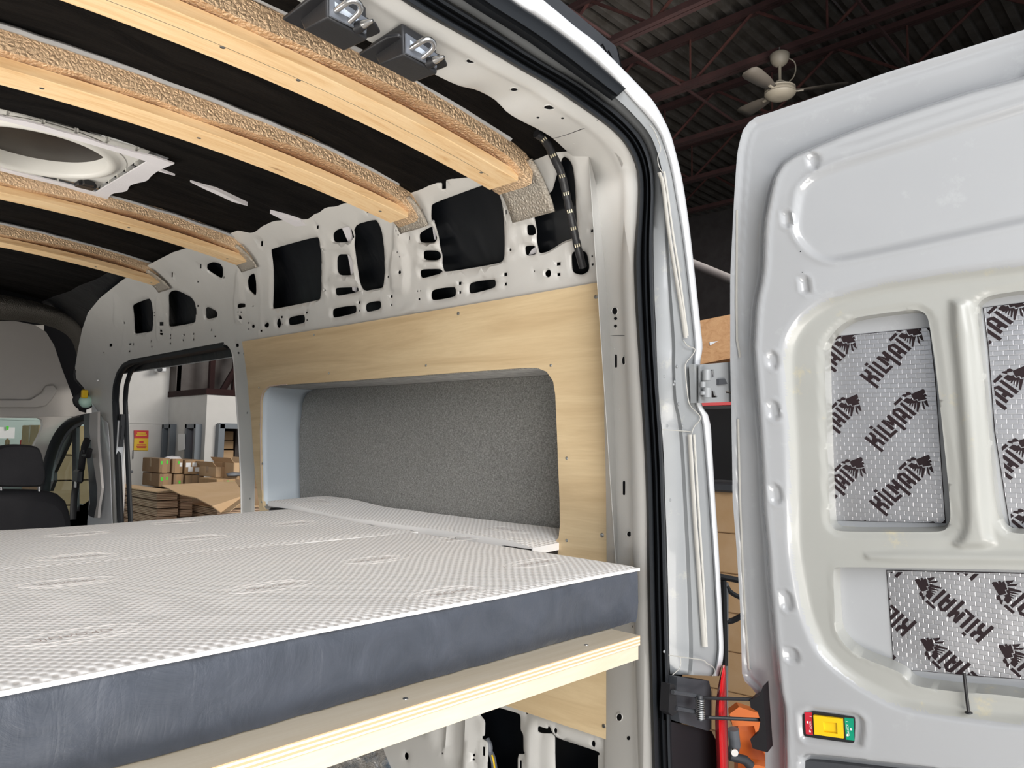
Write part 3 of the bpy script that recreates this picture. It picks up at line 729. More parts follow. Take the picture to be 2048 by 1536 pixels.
# inner rubber seal round the rear doorway
SP = [(*mid_px(800, 0, .826), *mid_px(892, 0, .815)), (800, 0, 892, 0), (858, 36, 950, 35), (921, 70, 1000, 67), (983, 106, 1065, 110), (1046, 144, 1112, 138), (1100, 173, 1150, 160), (1139, 200, 1180, 180), (1195, 238, 1235, 223), (1227, 263, 1262, 250), (1250, 288, 1283, 274), (1267, 320, 1299, 308), (1275, 349, 1307, 345), (1276, 393, 1309, 393),
      (1272, 450, 1306, 450), (1266, 510, 1306, 510), (1269, 600, 1308, 600), (1278, 740, 1314, 740), (1288, 900, 1326, 900), (1292, 1000, 1329, 1000), (1293, 1110, 1333, 1110), (1297, 1300, 1337, 1300), (1304, 1536, 1345, 1536), (1311, 1800, 1352, 1800)]
SS = smoothpoly(SP, 150, 2)
def sealpt(t, y): return np.array([PY(a + (c - a) * t, b + (d - b) * t, y) for a, b, c, d in SS])
prof = [(0, .838), (.03, .822), (.15, .812), (.30, .812), (.38, .826), (.42, .832), (.46, .822), (.56, .812), (.64, .816), (.68, .828), (.72, .822), (.80, .808), (.92, .806), (1.0, .815), (1.0, .84)]
loft('rear_door_seal', [sealpt(t, y) for t, y in prof], MT['rubber'], van, 40, n=150)

# jamb outside the seal: channel, step, sealant bead, outer skin edge
OUT = [(*mid_px(892, 0, .83), *mid_px(1019, 0, .795, .03), *mid_px(1085, 0, .787, .05)), (892, 0, 1019, 0, 1085, 0), (967, 44, 1070, 32, 1120, 28), (1030, 87, 1110, 60, 1155, 58), (1100, 133, 1170, 105, 1188, 81), (1150, 160, 1215, 145, 1243, 136), (1180, 180, 1240, 172, 1284, 178), (1235, 223, 1270, 205, 1305, 200), (1262, 250, 1295, 232, 1324, 232), (1283, 274, 1318, 262, 1341, 267), (1299, 308, 1332, 300, 1352, 308), (1307, 345, 1344, 345, 1362, 348),
       (1309, 393, 1352, 393, 1370, 393), (1306, 450, 1362, 450, 1378, 450), (1306, 510, 1370, 510, 1385, 510), (1308, 600, 1380, 600, 1395, 600), (1311, 665, 1387, 665, 1402, 665), (1312, 700, 1390, 700, 1406, 700), (1313, 722, 1386, 722, 1399, 722), (1316, 790, 1388, 790, 1400, 790), (1318, 815, 1392, 815, 1404, 815), (1320, 835, 1404, 835, 1420, 835), (1326, 900, 1410, 900, 1424, 900), (1329, 1000, 1418, 1000, 1430, 1000), (1333, 1110, 1426, 1110, 1438, 1110), (1336, 1250, 1434, 1250, 1445, 1250), (1337, 1312, 1436, 1312, 1448, 1312), (1339, 1348, 1426, 1352, 1438, 1352)]
OO = smoothpoly(OUT, 170, 1)
def outpt(t, y):
    if t <= 1: return np.array([PY(a + (c - a) * t, b + (d - b) * t, y) for a, b, c, d, e, f in OO])
    return np.array([PY(c + (e - c) * (t - 1), d + (f - d) * (t - 1), y) for a, b, c, d, e, f in OO])
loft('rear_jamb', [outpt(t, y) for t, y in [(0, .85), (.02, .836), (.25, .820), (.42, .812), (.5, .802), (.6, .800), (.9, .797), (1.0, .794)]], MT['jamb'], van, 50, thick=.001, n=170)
skin = [outpt(t, y) for t, y in [(1.0, .793), (1.3, .787), (1.8, .786), (2.0, .792)]]
last = skin[-1].copy(); l2 = last.copy(); l2[:, 1] += .03; l3 = last.copy(); l3[:, 1] += .30
bodyc = np.array([.44, 0, 1.2]); dv = last - bodyc; dv[:, 1] = 0; dv /= np.linalg.norm(dv, axis=1, keepdims=True); l2 += dv * .006; l3 += dv * .02
loft('outer_skin_edge', skin + [l2, l3], MT['body'], van, 50, thick=.001, n=170)
# sealant bead lines along the jamb
def jl(P, y=.790): return smoothpoly([PY(u, v, y) for u, v in P], 60, 2)
mb = MB()
mb.tube(jl([(1318, 345), (1326, 365), (1335, 450), (1350, 545), (1363, 620), (1371, 676)]), .0045, 6, flat=.5)
mb.tube(jl([(1328, 343), (1334, 380), (1343, 450), (1358, 545), (1368, 620), (1375, 672)]), .0028, 6)
mb.tube(jl([(1379, 869), (1384, 950), (1390, 1050), (1398, 1150), (1408, 1293)]), .0052, 6, flat=.5)
mb.tube(jl([(1388, 869), (1393, 950), (1399, 1050), (1406, 1150), (1413, 1293)]), .003, 6)
mb.build('sealant_bead', MT['bead'], van, 60)
mb = MB()
mb.tube(jl([(1299, 250), (1308, 258), (1320, 290), (1322, 300), (1314, 314), (1318, 335), (1326, 346)], .789), .0009, 5)
mb.tube(jl([(1367, 680), (1374, 692), (1388, 696), (1391, 700), (1384, 712), (1370, 727), (1370, 740), (1376, 800), (1380, 812), (1395, 826), (1402, 834), (1398, 844), (1388, 852), (1383, 868)], .789), .0011, 5)
mb.tube(jl([(1326, 859), (1350, 861), (1382, 863)], .795), .0009, 5)
mb.tube(jl([(1338, 1310), (1370, 1315), (1410, 1320), (1412, 1326), (1428, 1334), (1431, 1344), (1425, 1352)], .790), .0011, 5)
mb.tube(jl([(1361, 1314), (1362, 1335), (1345, 1350)], .794), .0009, 5)
mb.build('panel_seam', MT['bead'], van, 60)
mb = MB()
for u, v in [(1354, 733), (1349, 763), (1328, 753), (1347, 769), (1357, 808), (1334, 852), (1365, 852), (1328, 1303), (1340, 1000), (1372, 560)]:
    c = PY(u, v, .799); mb.lathe(c, (0, -1, 0), [(0, .003), (.0014, .0026), (.002, .0012)], 8)
mb.build('spot_weld', MT['jamb'], van, 80)
# upper weatherstrip on the roof edge
US = smoothpoly([(*mid_px(925, 0, .77, .02), *mid_px(1019, 0, .77, .03)), (925, 0, 1019, 0), (1040, 70, 1100, 52), (1100, 112, 1160, 98), (1160, 155, 1208, 140), (1224, 200, 1251, 178)], 70, 1)
def uspt(t, y): return np.array([PY(a + (c - a) * t, b + (d - b) * t, y) for a, b, c, d in US])
o = loft('roof_weatherstrip', [uspt(t, y) for t, y in [(0, .81), (.0, .792), (.25, .776), (.40, .778), (.46, .765), (.7, .764), (.92, .768), (1, .78), (1, .80)]], MT['rubber'], van, 35, n=70)
solidify(o, .002)
# dark panel with mountain outline mounted on the roof
def rp_(u, v): return PY(u, v, 1.25)
tagd = van
mb = MB(); P = [rp_(u, v) for u, v in [mid_px(1130, 8, 1.25, .10), (1130, 8), (1231, 92), (1240, 112), (1254, 236), (1160, 222), mid_px(1130, 100, 1.25, -.02)]]
mb.prism(P, (0, .03, 0)); mb.build('roof_rack_fairing', MT['dgrey'], van)
mb = MB(); mb.tube([rp_(u, v) + [0, -.002, 0] for u, v in [(1194, 86), (1197, 98), (1204, 89), (1213, 107), (1216, 102), (1226, 122)]], .0022, 5)
mb.tube([rp_(u, v) + [0, -.002, 0] for u, v in [(1234, 97), (1240, 125), (1243, 140)]], .0015, 5); mb.build('mountain_outline', MT['blackmatt'], van)

# the doorway is symmetrical: its other half, mirrored about the van's middle
for nm in ('rear_post_and_header', 'rear_door_seal', 'rear_jamb', 'outer_skin_edge', 'roof_weatherstrip', 'roof_rack_fairing'):
    src = bpy.data.objects[nm]; me = src.data.copy(); me.transform(Matrix.Translation((.88, 0, 0)) @ Matrix.Scale(-1, 4, (1, 0, 0))); me.flip_normals()
    c_ = bpy.data.objects.new(nm, me); COL.objects.link(c_); c_.parent = van; c_.matrix_parent_inverse = van.matrix_world.inverted()
    for md in src.modifiers:
        m_ = c_.modifiers.new(md.name, md.type)
        if md.type == 'SOLIDIFY': m_.thickness = md.thickness; m_.offset = md.offset
# latch strikers on the header
def striker(dx):
    r = empty('latch_striker', (.677 + dx, .84, .60 + CAMZ)); r.parent = van; r.matrix_parent_inverse = van.matrix_world.inverted()
    zt = .615 + CAMZ; z0 = .561 + CAMZ; x0, x1 = .646 + dx, .712 + dx; dz = 0
    mb = MB(); zc = (.585 + CAMZ)
    mb.prism([(x0, .845, zt), (x0 + .002, .842, z0 + .004), (x0 + .004, .905, z0 + .012), (x0 + .002, .93, zt)], (.066, 0, -.004))
    h = mb.build('striker_housing', MT['blackhs'], r); fixn(h); mod_bevel(h, .003)
    mb = MB(); zf = .5985 + CAMZ; pl = [(x0 - .014, .935, zf - .001), (x0 - .014, .865, zf), (x0 - .004, .846, zf), (x1 + .015, .842, zf - .004), (x1 + .030, .852, zf - .006), (x1 + .028, .868, zf - .006), (x1 + .005, .93, zf - .006)]
    mb.prism(rnd(np.array(pl), 2) if False else pl, (0, 0, -.006)); b = mb.build('base_gasket', MT['black'], r); fixn(b); mod_bevel(b, .006, 3)
    mb = MB(); mb.prism([(x0 + .003, .841, zt - .018), (x1 - .003, .841, zt - .026), (x1 - .004, .8405, z0 + .006), (x0 + .004, .8405, z0 + .006)], (0, -.003, 0)); fixn(mb.build('face_plate', MT['facepl'], r))
    mb = MB(); mb.prism([(x0 + .010, .8375, zt - .026), (x1 - .018, .8375, zt - .034), (x1 - .020, .8375, z0 + .016), (x0 + .011, .8375, z0 + .016)], (0, -.0008, 0)); fixn(mb.build('window_plate', MT['winblue'], r))
    zb = z0 + .016
    U = [(x0 + .012, .84, zb), (x0 + .014, .822, zb + .003), (x0 + .018, .811, zb + .007), (x0 + .027, .808, zb + .008), (x0 + .036, .811, zb + .004), (x0 + .036, .822, zb - .001), (x0 + .034, .84, zb - .005)]
    mb = MB(); mb.tube(smoothpoly(U, 26, 2), .0042, 10); mb.build('striker_loop', MT['steel'], r, 60)
    mb = MB(); mb.lathe((x1 - .018, .842, zb - .007), (.22, -1, .06), [(0, .008), (.008, .008), (.010, .0065), (.013, .007)], 16); mb.build('pin_collar', MT['black'], r, 60)
    mb = MB(); mb.lathe((x1 - .016, .831, zb - .006), (.22, -1, .06), [(0, .006), (.006, .0055), (.018, .003), (.020, .002)], 14); mb.build('guide_pin', MT['steel'], r, 60)
MT['bumper'] = new_mat('mid_grey_plastic', (.17, .18, .20), .4); MT['winblue'] = new_mat('pale_blue_plate', (.50, .56, .64), .4)
striker(-.020); striker(-.148)

# wiring loom down the rear corner
LP = [(1075, 268), (1095, 282), (1112, 320), (1125, 345), (1134, 385), (1143, 430), (1152, 470), (1160, 505), (1168, 535)]
yy = [.985, .985, .995, .995, 1.0, 1.0, 1.005, 1.005, 1.01]
L3 = smoothpoly([PY(u, v, y) + [-.004, 0, 0] for (u, v), y in zip(LP, yy)], 60, 2)
mb = MB(); mb.tube(L3, [.0088 + .0012 * noise.noise(Vector((i * .5, 0, 0))) for i in range(60)], 10); mb.build('wiring_loom', MT['black'], van, 60)
mb = MB()
for k in (4, 12, 21, 28, 35, 42, 49):
    for q in (-1, 0, 1):
        d = nrm(L3[k + 2] - L3[k]); c = L3[k] + np.cross(d, [0, 0, 1]) * 0
        side = nrm(np.cross(d, CAMP - L3[k])); f = nrm(CAMP - L3[k]); p = L3[k] + f * .0092 + side * .0045 * q
        mb.tube([p, p + d * .007], .0014, 5)
mb.build('exposed_wire', MT['wirebrass'] if 'wirebrass' in MT else MT['steel'], van, 60)

# hinge between jamb and door: plate, knuckles, leaf
def cyl(mb, p, q, r, n=14): mb.tube([p, q], r, n)
HX = {}
mb = MB(); mb.prism([PY(u, v, .775) for u, v in [(1388, 728), (1401, 730), (1405, 800), (1403, 806), (1392, 806)]], (0, .012, 0)); fixn(mb.build('hinge_plate', MT['jamb'], van))
mb = MB()
c1 = PY(1412, 752, .752); c2 = PY(1413, 790, .752)
for u, v0, v1 in ((1413, 740, 761), (1414, 776, 795)):
    cyl(mb, PY(u, v0, .752), PY(u, v1, .752), .0085)
cyl(mb, PY(1406, 764, .757), PY(1406, 775, .757), .006); cyl(mb, PY(1406, 783, .757), PY(1406, 790, .757), .006)
mb.build('hinge_knuckle', MT['jamb'], van, 60)
# leaf with cut-outs, slightly behind the knuckles
lf = [(1402, 729), (1475, 723), (1476, 803), (1402, 806)]
hs = [[(1432, 741), (1462, 738), (1462, 748), (1432, 752)][:0]]
lo = np.array(lf, float)
fy = lambda P, h: np.array([PY(u, v, .762 + .02 * 0) for u, v in P]) + np.array([[0, .002, 0]]) - h[:, None] * np.array([[0, 1, 0]])
holes_ = [np.array([(1416, 740), (1429, 739), (1431, 752), (1425, 756), (1425, 741)]), np.array([(1425, 781), (1431, 781), (1433, 791), (1437, 792), (1436, 795), (1425, 795)]), np.array([(1453, 782), (1468, 786), (1467, 787), (1454, 786)])]
sheet('hinge_leaf', lo, holes_, fy, 8, MT['jamb'], van, .004)
mb = MB(); mb.prism([PY(u, v, .758) for u, v in [(1438, 758), (1450, 757), (1455, 768), (1438, 770)]], (0, .006, 0)); fixn(mb.build('hinge_stop', MT['dgrey'], van))

# lower hinge area: black buffer plate, strap arms, spring
def yz(P, y): return [PY(u, v, y) for u, v in P]
mb = MB(); mb.prism(yz([(1354, 1354), (1418, 1362), (1423, 1384), (1423, 1458), (1416, 1462), (1360, 1445), (1352, 1400)], .80), (0, .02, 0)); fixn(mb.build('buffer_plate', MT['dgrey'], van)); 
mb = MB(); mb.prism(yz([(1340, 1368), (1350, 1370), (1356, 1425), (1345, 1432), (1337, 1425)], .785), (0, .02, 0)); fixn(mb.build('strap_bracket', MT['black'], van))
mb = MB(); mb.prism(yz([(1330, 1440), (1360, 1448), (1423, 1462), (1432, 1480), (1450, 1600), (1450, 1850), (1330, 1850)], .815), (0, .02, 0)); fixn(mb.build('corner_bumper', MT['black'], van))
# tail lamp
TLp = [(1446, 1330, 1450, 1330), (1436, 1370, 1452, 1340), (1430, 1420, 1454, 1420), (1431, 1480, 1456, 1480), (1434, 1536, 1457, 1536), (1438, 1800, 1462, 1800)]
TL_ = smoothpoly(TLp, 40, 1)
loft('tail_lamp', [np.array([PY(a + (c - a) * t, b + (d - b) * t, y) for a, b, c, d in TL_]) for t, y in [(0, .80), (0, .775), (.3, .762), (.7, .760), (1, .775), (1, .86)]], MT['red'], van, 60, n=40)

# ================================================================== REAR DOOR, swung open past a right angle
_t = math.radians(4.5)
axA = np.array([-math.sin(_t), 0, math.cos(_t)])
dD = -nrm(ray(-950, 1081)); dp = dD - (dD @ axA) * axA; bD = -dp / np.linalg.norm(dp)
upD = nrm(math.cos(_t) * axA + math.sin(_t) * bD); upD = nrm(upD - (upD @ dD) * dD)
nD = np.cross(dD, upD); nD *= -1 if nD[0] > 0 else 1
P0 = PY(1472, 750, .745)
def PD(u, v, h=0.0):
    r = ray(u, v); O = P0 + nD * h; s = ((O - CAMP) @ nD) / (r @ nD); q = CAMP + r * s - O; return np.array([q @ dD, q @ upD])
def D3(s, t, h=0.0): return P0 + dD * s + upD * t + nD * h
def dsurf(P, h): return P0 + P[:, :1] * dD + P[:, 1:2] * upD + np.asarray(h)[:, None] * nD
def dpx(P, h): return np.array([PD(u, v, h) for u, v in P])
HP_ = .062
outl = dpx([(1532, 1760), (1532, 1500), (1522, 1400), (1513, 1382), (1492, 1362), (1486, 1355), (1482, 1217), (1475, 1100), (1467, 1000), (1466, 923), (1464, 806), (1462, 721), (1462, 557), (1466, 475), (1470, 394), (1476, 306), (1486, 264), (1505, 238), (1531, 230), (1614, 202), (1780, 145), (2048, 62)], 0)
k_ = (outl[-1][1] - outl[-2][1]) / (outl[-1][0] - outl[-2][0])
outl = np.vstack([outl, [[.70, outl[-1][1] + k_ * (.70 - outl[-1][0]) * .6], [.80, outl[-1][1] + k_ * .3 * (.8 - outl[-1][0])], [.80, outl[0][1]]]])
ridge = dpx([(1573, 1760), (1573, 1536), (1571, 1419), (1563, 1384), (1552, 1279), (1542, 1174), (1538, 1100), (1530, 1020), (1527, 944), (1523, 872), (1514, 765), (1509, 693), (1514, 604), (1527, 550), (1531, 443), (1544, 378), (1551, 352), (1564, 329), (1580, 316), (1632, 293), (1710, 261), (1808, 228), (1938, 186), (2048, 157)], HP_)
ridge = np.vstack([ridge, [[.66, ridge[-1][1] + .03], [.755, ridge[-1][1] + .02], [.755, ridge[0][1]]]])
ridge[:, :] = ridge
r2 = resamp(ridge, 160, True)
upper = rnd(dpx([(1596, 395), (1602, 374), (1626, 352), (1678, 330), (1808, 290), (2048, 213), (2260, 150), (2260, 395), (2048, 440), (1678, 520), (1645, 516), (1619, 502), (1596, 475), (1588, 453)], HP_), 2, .2)
lower = dpx([(1588, 1100), (1586, 1000), (1583, 872), (1575, 765), (1573, 711), (1582, 675), (1604, 640), (1647, 607), (1701, 589), (1772, 571), (1915, 550), (2048, 536), (2300, 500), (2300, 1440), (2048, 1442), (1989, 1438), (1884, 1424), (1797, 1408), (1727, 1372), (1675, 1334), (1640, 1297), (1612, 1230), (1598, 1160)], .055)
lower = rnd(lower, 2, .2)
win1 = rnd(dpx([(1650, 704), (1656, 682), (1679, 654), (1708, 636), (1826, 620), (1847, 625), (1856, 640), (1872, 750), (1901, 1030), (1894, 1055), (1880, 1063), (1679, 1062), (1665, 1055), (1661, 1044)], .045), 2, .2)
win2 = rnd(dpx([(1955, 611), (1969, 598), (1987, 591), (2048, 582), (2200, 565), (2320, 600), (2330, 1064), (2048, 1066), (2023, 1064), (2008, 1055), (1994, 1015), (1962, 675)], .045), 2, .2)
win3 = rnd(dpx([(1669, 1140), (1674, 1134), (2048, 1141), (2340, 1146), (2340, 1400), (2048, 1394), (2006, 1387), (1895, 1379), (1825, 1368), (1811, 1349), (1790, 1337), (1727, 1314), (1695, 1293), (1675, 1265), (1671, 1209)], .045), 1, .2)
rib = rnd(dpx([(1899, 602), (1918, 600), (1940, 604), (1962, 860), (1976, 1060), (1992, 1092), (1900, 1096), (1926, 1070), (1932, 1030), (1918, 800)], .045), 1, .25)
hrib = rnd(dpx([(1728, 1101), (2048, 1104), (2340, 1106), (2340, 1130), (2048, 1128), (1735, 1124)], .045), 1)
flng = [offset_ring(resamp(w, 120, True), .010) for w in (win1, win2)]
lockp = rnd(dpx([(1598, 1412), (1700, 1424), (1722, 1432), (1728, 1445), (1724, 1490), (1716, 1495), (1612, 1484), (1602, 1476)], HP_), 1, .25)
hand = rnd(dpx([(1600, 1520), (1612, 1508), (1800, 1530), (2048, 1560), (2300, 1590), (2300, 1790), (1600, 1790)], HP_), 1, .2)
dimp = [(1627, 322, 11, 17), (1573, 438, 10, 17), (1610, 570, 10, 18), (1545, 721, 10, 19), (1547, 821, 11, 20), (1551, 988, 11, 20), (1573, 1202, 11, 20), (1583, 1311, 14, 15)]
# extra: low swage lines
swage = [dpx([(1580, 322), (1640, 302), (1717, 290), (1820, 252), (1960, 205), (2048, 178)], HP_)]
def door_h(V):
    dr = sdf(V, r2)
    h = HP_ * sst(dr, -.030, .004)
    h = h + .0016 * np.exp(-((dr - .004) / .006) ** 2)
    do = dist(V, outl); h += .005 * (1 - sst(do, .006, .012)) + .0018 * np.exp(-((do - .020) / .003) ** 2)
    h -= .008 * sst(sdf(V, upper), -.006, .008)
    h += .0015 * np.exp(-((sdf(V, upper) + .007) / .005) ** 2)
    sl = sdf(V, lower); h = np.where(sl > -.02, h * (1 - sst(sl, -.014, .012)) + .048 * sst(sl, -.014, .012), h)
    for w in flng: h -= .004 * sst(sdf(V, w), -.002, .004)
    h += .012 * sst(sdf(V, rib), -.004, .010)
    h += .006 * sst(sdf(V, hrib), -.003, .008)
    for w in (win1, win2, win3):
        s = sdf(V, w); i = s > -.012; h[i] = h[i] + .0015 * np.exp(-((s[i] + .004) / .003) ** 2); m = sst(s, -.0012, .0012); h = h * (1 - m) + .006 * m
    for w in (lockp,): s = sdf(V, w); h -= .006 * sst(s, -.002, .005); h += .0015 * np.exp(-((s + .005) / .005) ** 2)
    h -= .03 * sst(sdf(V, hand), -.003, .010)
    for u, v, a, b in dimp:
        c = PD(u, v, HP_); e = PD(u + a, v, HP_) - c; g = PD(u, v - b, HP_) - c; aa, bb = abs(e[0]), abs(g[1])
        x = np.abs(V[:, 0] - c[0]) / aa; y = np.abs(V[:, 1] - c[1]) / bb; r = (x ** 3 + y ** 3) ** (1 / 3)
        h -= .0055 * (1 - sst(r, .78, 1.05)); h += .0016 * np.exp(-((r - 1.22) / .12) ** 2)
    for L in swage: h += .0012 * np.exp(-(dist(V, L, False) / .004) ** 2)
    return h
# beadwork of small marks stays in the paint; mesh follows the pressing
rear_door = sheet('rear_door', resamp(outl, 260, True), [], dsurf, .0055, MT['white'], van, .002, door_h, smooth=70,
                  loops=[offset_ring(resamp(w, 240, True), d) for w in (win1, win2, win3) for d in (-.017, -.0125, -.0085, -.005, -.0014, .0014)] + [offset_ring(resamp(hand, 150, True), d) for d in (-.011, .004)])
# the sealed recess has its own duller primer
rear_door.data.materials.append(MT['beige'])
co = np.empty(len(rear_door.data.vertices) * 3); rear_door.data.vertices.foreach_get('co', co); co = co.reshape(-1, 3) - P0
st_ = np.stack([co @ dD, co @ upD], 1); pc = np.array([st_[list(p.vertices)].mean(0) for p in rear_door.data.polygons])
inn = (sdf(pc, lower) > -.004)
for w in (win1, win2, win3): inn &= sdf(pc, w) < .0010
rear_door.data.polygons.foreach_set('material_index', inn.astype(int).tolist())
# outer skin (outside face)
sheet('door_outer_skin', resamp(outl, 120, True), [], lambda P, h: dsurf(P, np.asarray(h) - .012), .08, MT['body'], rear_door, .003)
# sealant bead down the hinge side flange
mb = MB(); mb.tube([D3(*PD(u, v, .004), .004) for u, v in [(1474, 420), (1473, 600), (1474, 680), (1478, 700), (1480, 715)]], .0025, 6); mb.build('sealant_bead', MT['bead'], rear_door, 60)
mb = MB(); mb.tube([D3(*PD(u, v, .004), .004) for u, v in [(1476, 838), (1480, 1000), (1486, 1150), (1492, 1260), (1498, 1336), (1501, 1340)]], .0025, 6); mb.build('sealant_bead', MT['bead'], rear_door, 60)
def dprism(mb, P, h, ext, px=True):
    pts = [D3(*(PD(u, v, h) if px else (u, v)), h) for u, v in P]; mb.prism(pts, nD * ext)
# lock plate
hl = HP_ - .006
mb = MB(); dprism(mb, rnd([(1606, 1419), (1709, 1433), (1711, 1438), (1710, 1482), (1706, 1485), (1612, 1472), (1608, 1468)], 1, .2), hl, .004); o = fixn(mb.build('lock_plate', MT['black'], rear_door))
mb = MB(); dprism(mb, [(1609, 1424), (1624, 1425), (1626, 1470), (1612, 1468)], hl + .004, .0006); fixn(mb.build('red_lock_label', MT['redp'], rear_door))
mb = MB(); dprism(mb, [(1689, 1435), (1707, 1437), (1709, 1481), (1692, 1479)], hl + .004, .0006); fixn(mb.build('green_unlock_label', MT['greenp'], rear_door))
def frame_quad(outer_, inner_, h, ext, name, mat):
    m = MB(); n = len(outer_)
    for i in range(n):
        j = (i + 1) % n; dprism(m, [outer_[i], outer_[j], inner_[j], inner_[i]], h, ext)
    return fixn(m.build(name, mat, rear_door, 30))
yo = [(1628, 1429), (1686, 1436), (1688, 1475), (1630, 1467)]; yi = [(1647, 1441), (1675, 1444), (1676, 1466), (1649, 1462)]
frame_quad(yo, yi, hl + .004, .005, 'lock_lever', MT['yellow'])
mb = MB(); dprism(mb, yi, hl + .004, .0008); fixn(mb.build('lever_recess', MT['yellowd'] if 'yellowd' in MT else MT['yellow'], rear_door))

# lettering helper: filled outlines, optionally cut to a convex patch
REF = [
 [(288, 1190), (335, 1148), (695, 1440), (650, 1482)], [(380, 1102), (425, 1060), (542, 1145), (530, 1235), (450, 1245), (465, 1175)], [(450, 1240), (530, 1190), (615, 1205), (728, 1300), (682, 1345), (575, 1262), (520, 1300)],
 [(385, 975), (435, 930), (485, 970), (432, 1012)], [(455, 1022), (500, 985), (808, 1222), (762, 1270)], [(540, 950), (585, 908), (830, 1100), (935, 1012), (985, 1048), (835, 1190)],
 [(635, 855), (682, 810), (918, 990), (862, 1037)], [(745, 752), (795, 705), (1162, 995), (1110, 1042)], [(682, 810), (845, 858), (905, 935), (860, 935)], [(745, 752), (905, 870), (910, 935), (840, 860)],
 [(868, 695), (925, 650), (1180, 862), (1132, 912)], [(870, 640), (880, 600), (1010, 565), (965, 628), (930, 655), (868, 700)], [(965, 628), (1010, 565), (1278, 770), (1232, 815)], [(1050, 745), (1085, 705), (1160, 765), (1118, 805)],
 [(890, 487), (1030, 350), (1078, 392), (935, 525)], [(1010, 490), (1060, 455), (1365, 690), (1308, 740)],
 [(1250, 290), (1500, 183), (1530, 205), (1540, 262), (1495, 305), (1548, 285), (1580, 325), (1535, 345), (1580, 390), (1400, 432), (1382, 390), (1312, 412), (1270, 345)],
 [(1055, 325), (1080, 298), (1145, 290), (1150, 258), (1200, 243), (1262, 272), (1240, 305), (1150, 325), (1165, 350), (1120, 345)],
 [(1085, 425), (1160, 360), (1235, 388), (1260, 368), (1300, 428), (1372, 412), (1392, 450), (1470, 440), (1330, 475), (1230, 475), (1190, 490)],
 [(1210, 520), (1235, 455), (1265, 470), (1235, 530)], [(1262, 555), (1285, 455), (1305, 465), (1280, 565)], [(1312, 600), (1320, 455), (1370, 455), (1330, 605)], [(1362, 650), (1372, 448), (1450, 443), (1395, 660)],
 [(1470, 440), (1500, 432), (1548, 620), (1490, 570)], [(1505, 445), (1575, 408), (1618, 550), (1565, 525)]]
KH = .0085
def kp(x, y): return PD(1700 + x / 10.24, 760 + y / 10.24, KH)
WORD = [[kp(*p) for p in P] for P in REF]
def tris2(poly): return [[poly[i] for i in t] for t in tessellate_polygon([[Vector((a, b, 0)) for a, b in poly]])]
def clip(poly, cp):
    out = [tuple(p) for p in poly]; s = 1 if area2(cp) > 0 else -1
    for i in range(len(cp)):
        a, b = np.array(cp[i]), np.array(cp[(i + 1) % len(cp)]); inp = out; out = []
        if not inp: return []
        f = lambda p: s * ((b[0] - a[0]) * (p[1] - a[1]) - (b[1] - a[1]) * (p[0] - a[0]))
        for j in range(len(inp)):
            p, q = inp[j], inp[(j + 1) % len(inp)]; fp, fq = f(p), f(q)
            if fp >= 0: out.append(p)
            if (fp >= 0) != (fq >= 0): t = fp / (fp - fq); out.append((p[0] + t * (q[0] - p[0]), p[1] + t * (q[1] - p[1])))
    return out
MAROON = MT['ink']
def kil_sheet(poly_px, words, label, h=.0085):
    P = dpx(poly_px, h); root = tag(mesh('sound_deadening_sheet', [], []), label, 'foil sheet', 'printed foil sheets on the rear door')
    s = 1 if area2(P) > 0 else -1
    cen = P.mean(0)
    # slightly wavy plate with thickness
    bpy.data.objects.remove(root)
    o = sheet('sound_deadening_sheet', resamp(P, 100, True), [], dsurf, .006, MT['kil'], None, .0022, lambda V: np.array([h + .0012 * noise.noise(Vector((a * 14, b * 14, 2))) for a, b in V]))
    tag(o, label, 'foil sheet', 'printed foil sheets on the rear door')
    core = MB(); Q = [D3(a, b, h - .0026) for a, b in offset_ring(P, .0012)]; core.prism(Q, nD * .0016); fixn(core.build('butyl_edge', MT['ink'], o))
    cp = P
    for (al, be) in words:                                               # similarity in the sheet's own plane
        mb = MB()
        for poly in WORD:
            q = [complex(*p) * al + be for p in poly]; q = [(z.real, z.imag) for z in q]
            for t in tris2(q):
                c = clip(t, cp)
                if len(c) >= 3 and abs(area2(c)) > 1e-9:
                    V = [D3(a, b, h + .0012 * noise.noise(Vector((a * 14, b * 14, 2))) + .0006) for a, b in c]
                    if np.dot(np.cross(V[1] - V[0], V[2] - V[0]), nD) < 0: V = V[::-1]
                    mb.add(V, [tuple(range(len(V)))])
        if mb.V: mb.build('printed_word', MT['ink'], o, 30)
    return o
def cx2(p): return complex(float(p[0]), float(p[1]))
c0 = cx2(PD(1760, 850, KH)); la = cx2(PD(1769.3, 977.8, KH)) - c0; lb = cx2(PD(1634.5, 857, KH)) - c0
kil_sheet([(1650, 704), (1668, 674), (1858, 656), (1870, 760), (1890, 1046), (1669, 1040), (1659, 880)],
          [(1, la * i + lb * j) for i in (-1, 0, 1, 2) for j in (0, 1)], 'upright foil sheet with dark diagonal words in the left cut-out of the door')
off2 = cx2(PD(2035, 786, KH)) - cx2(kp(1337, 715))
kil_sheet([(1967, 616), (2048, 606), (2230, 590), (2290, 1058), (2021, 1058), (1990, 860), (1978, 700)],
          [(1, off2 + la * i + lb * j) for i in (-1, 0, 1, 2) for j in (0, -1, -2)], 'tall foil sheet in the right cut-out of the door, cut off by the picture edge')
def k2(x, y): return cx2(PD(1800 + x / 8.258, 1140 + y / 8.258, KH))
za, zb_ = cx2(kp(672, 1460)), cx2(kp(1337, 715)); wa, wb = k2(1535, 933), k2(760, 348)
al = (wb - wa) / (zb_ - za); al = al / abs(al); be = wa - al * za
l3a = k2(370, 1150) - k2(275, 165); l3b = k2(1545, 215) - k2(270, 165)
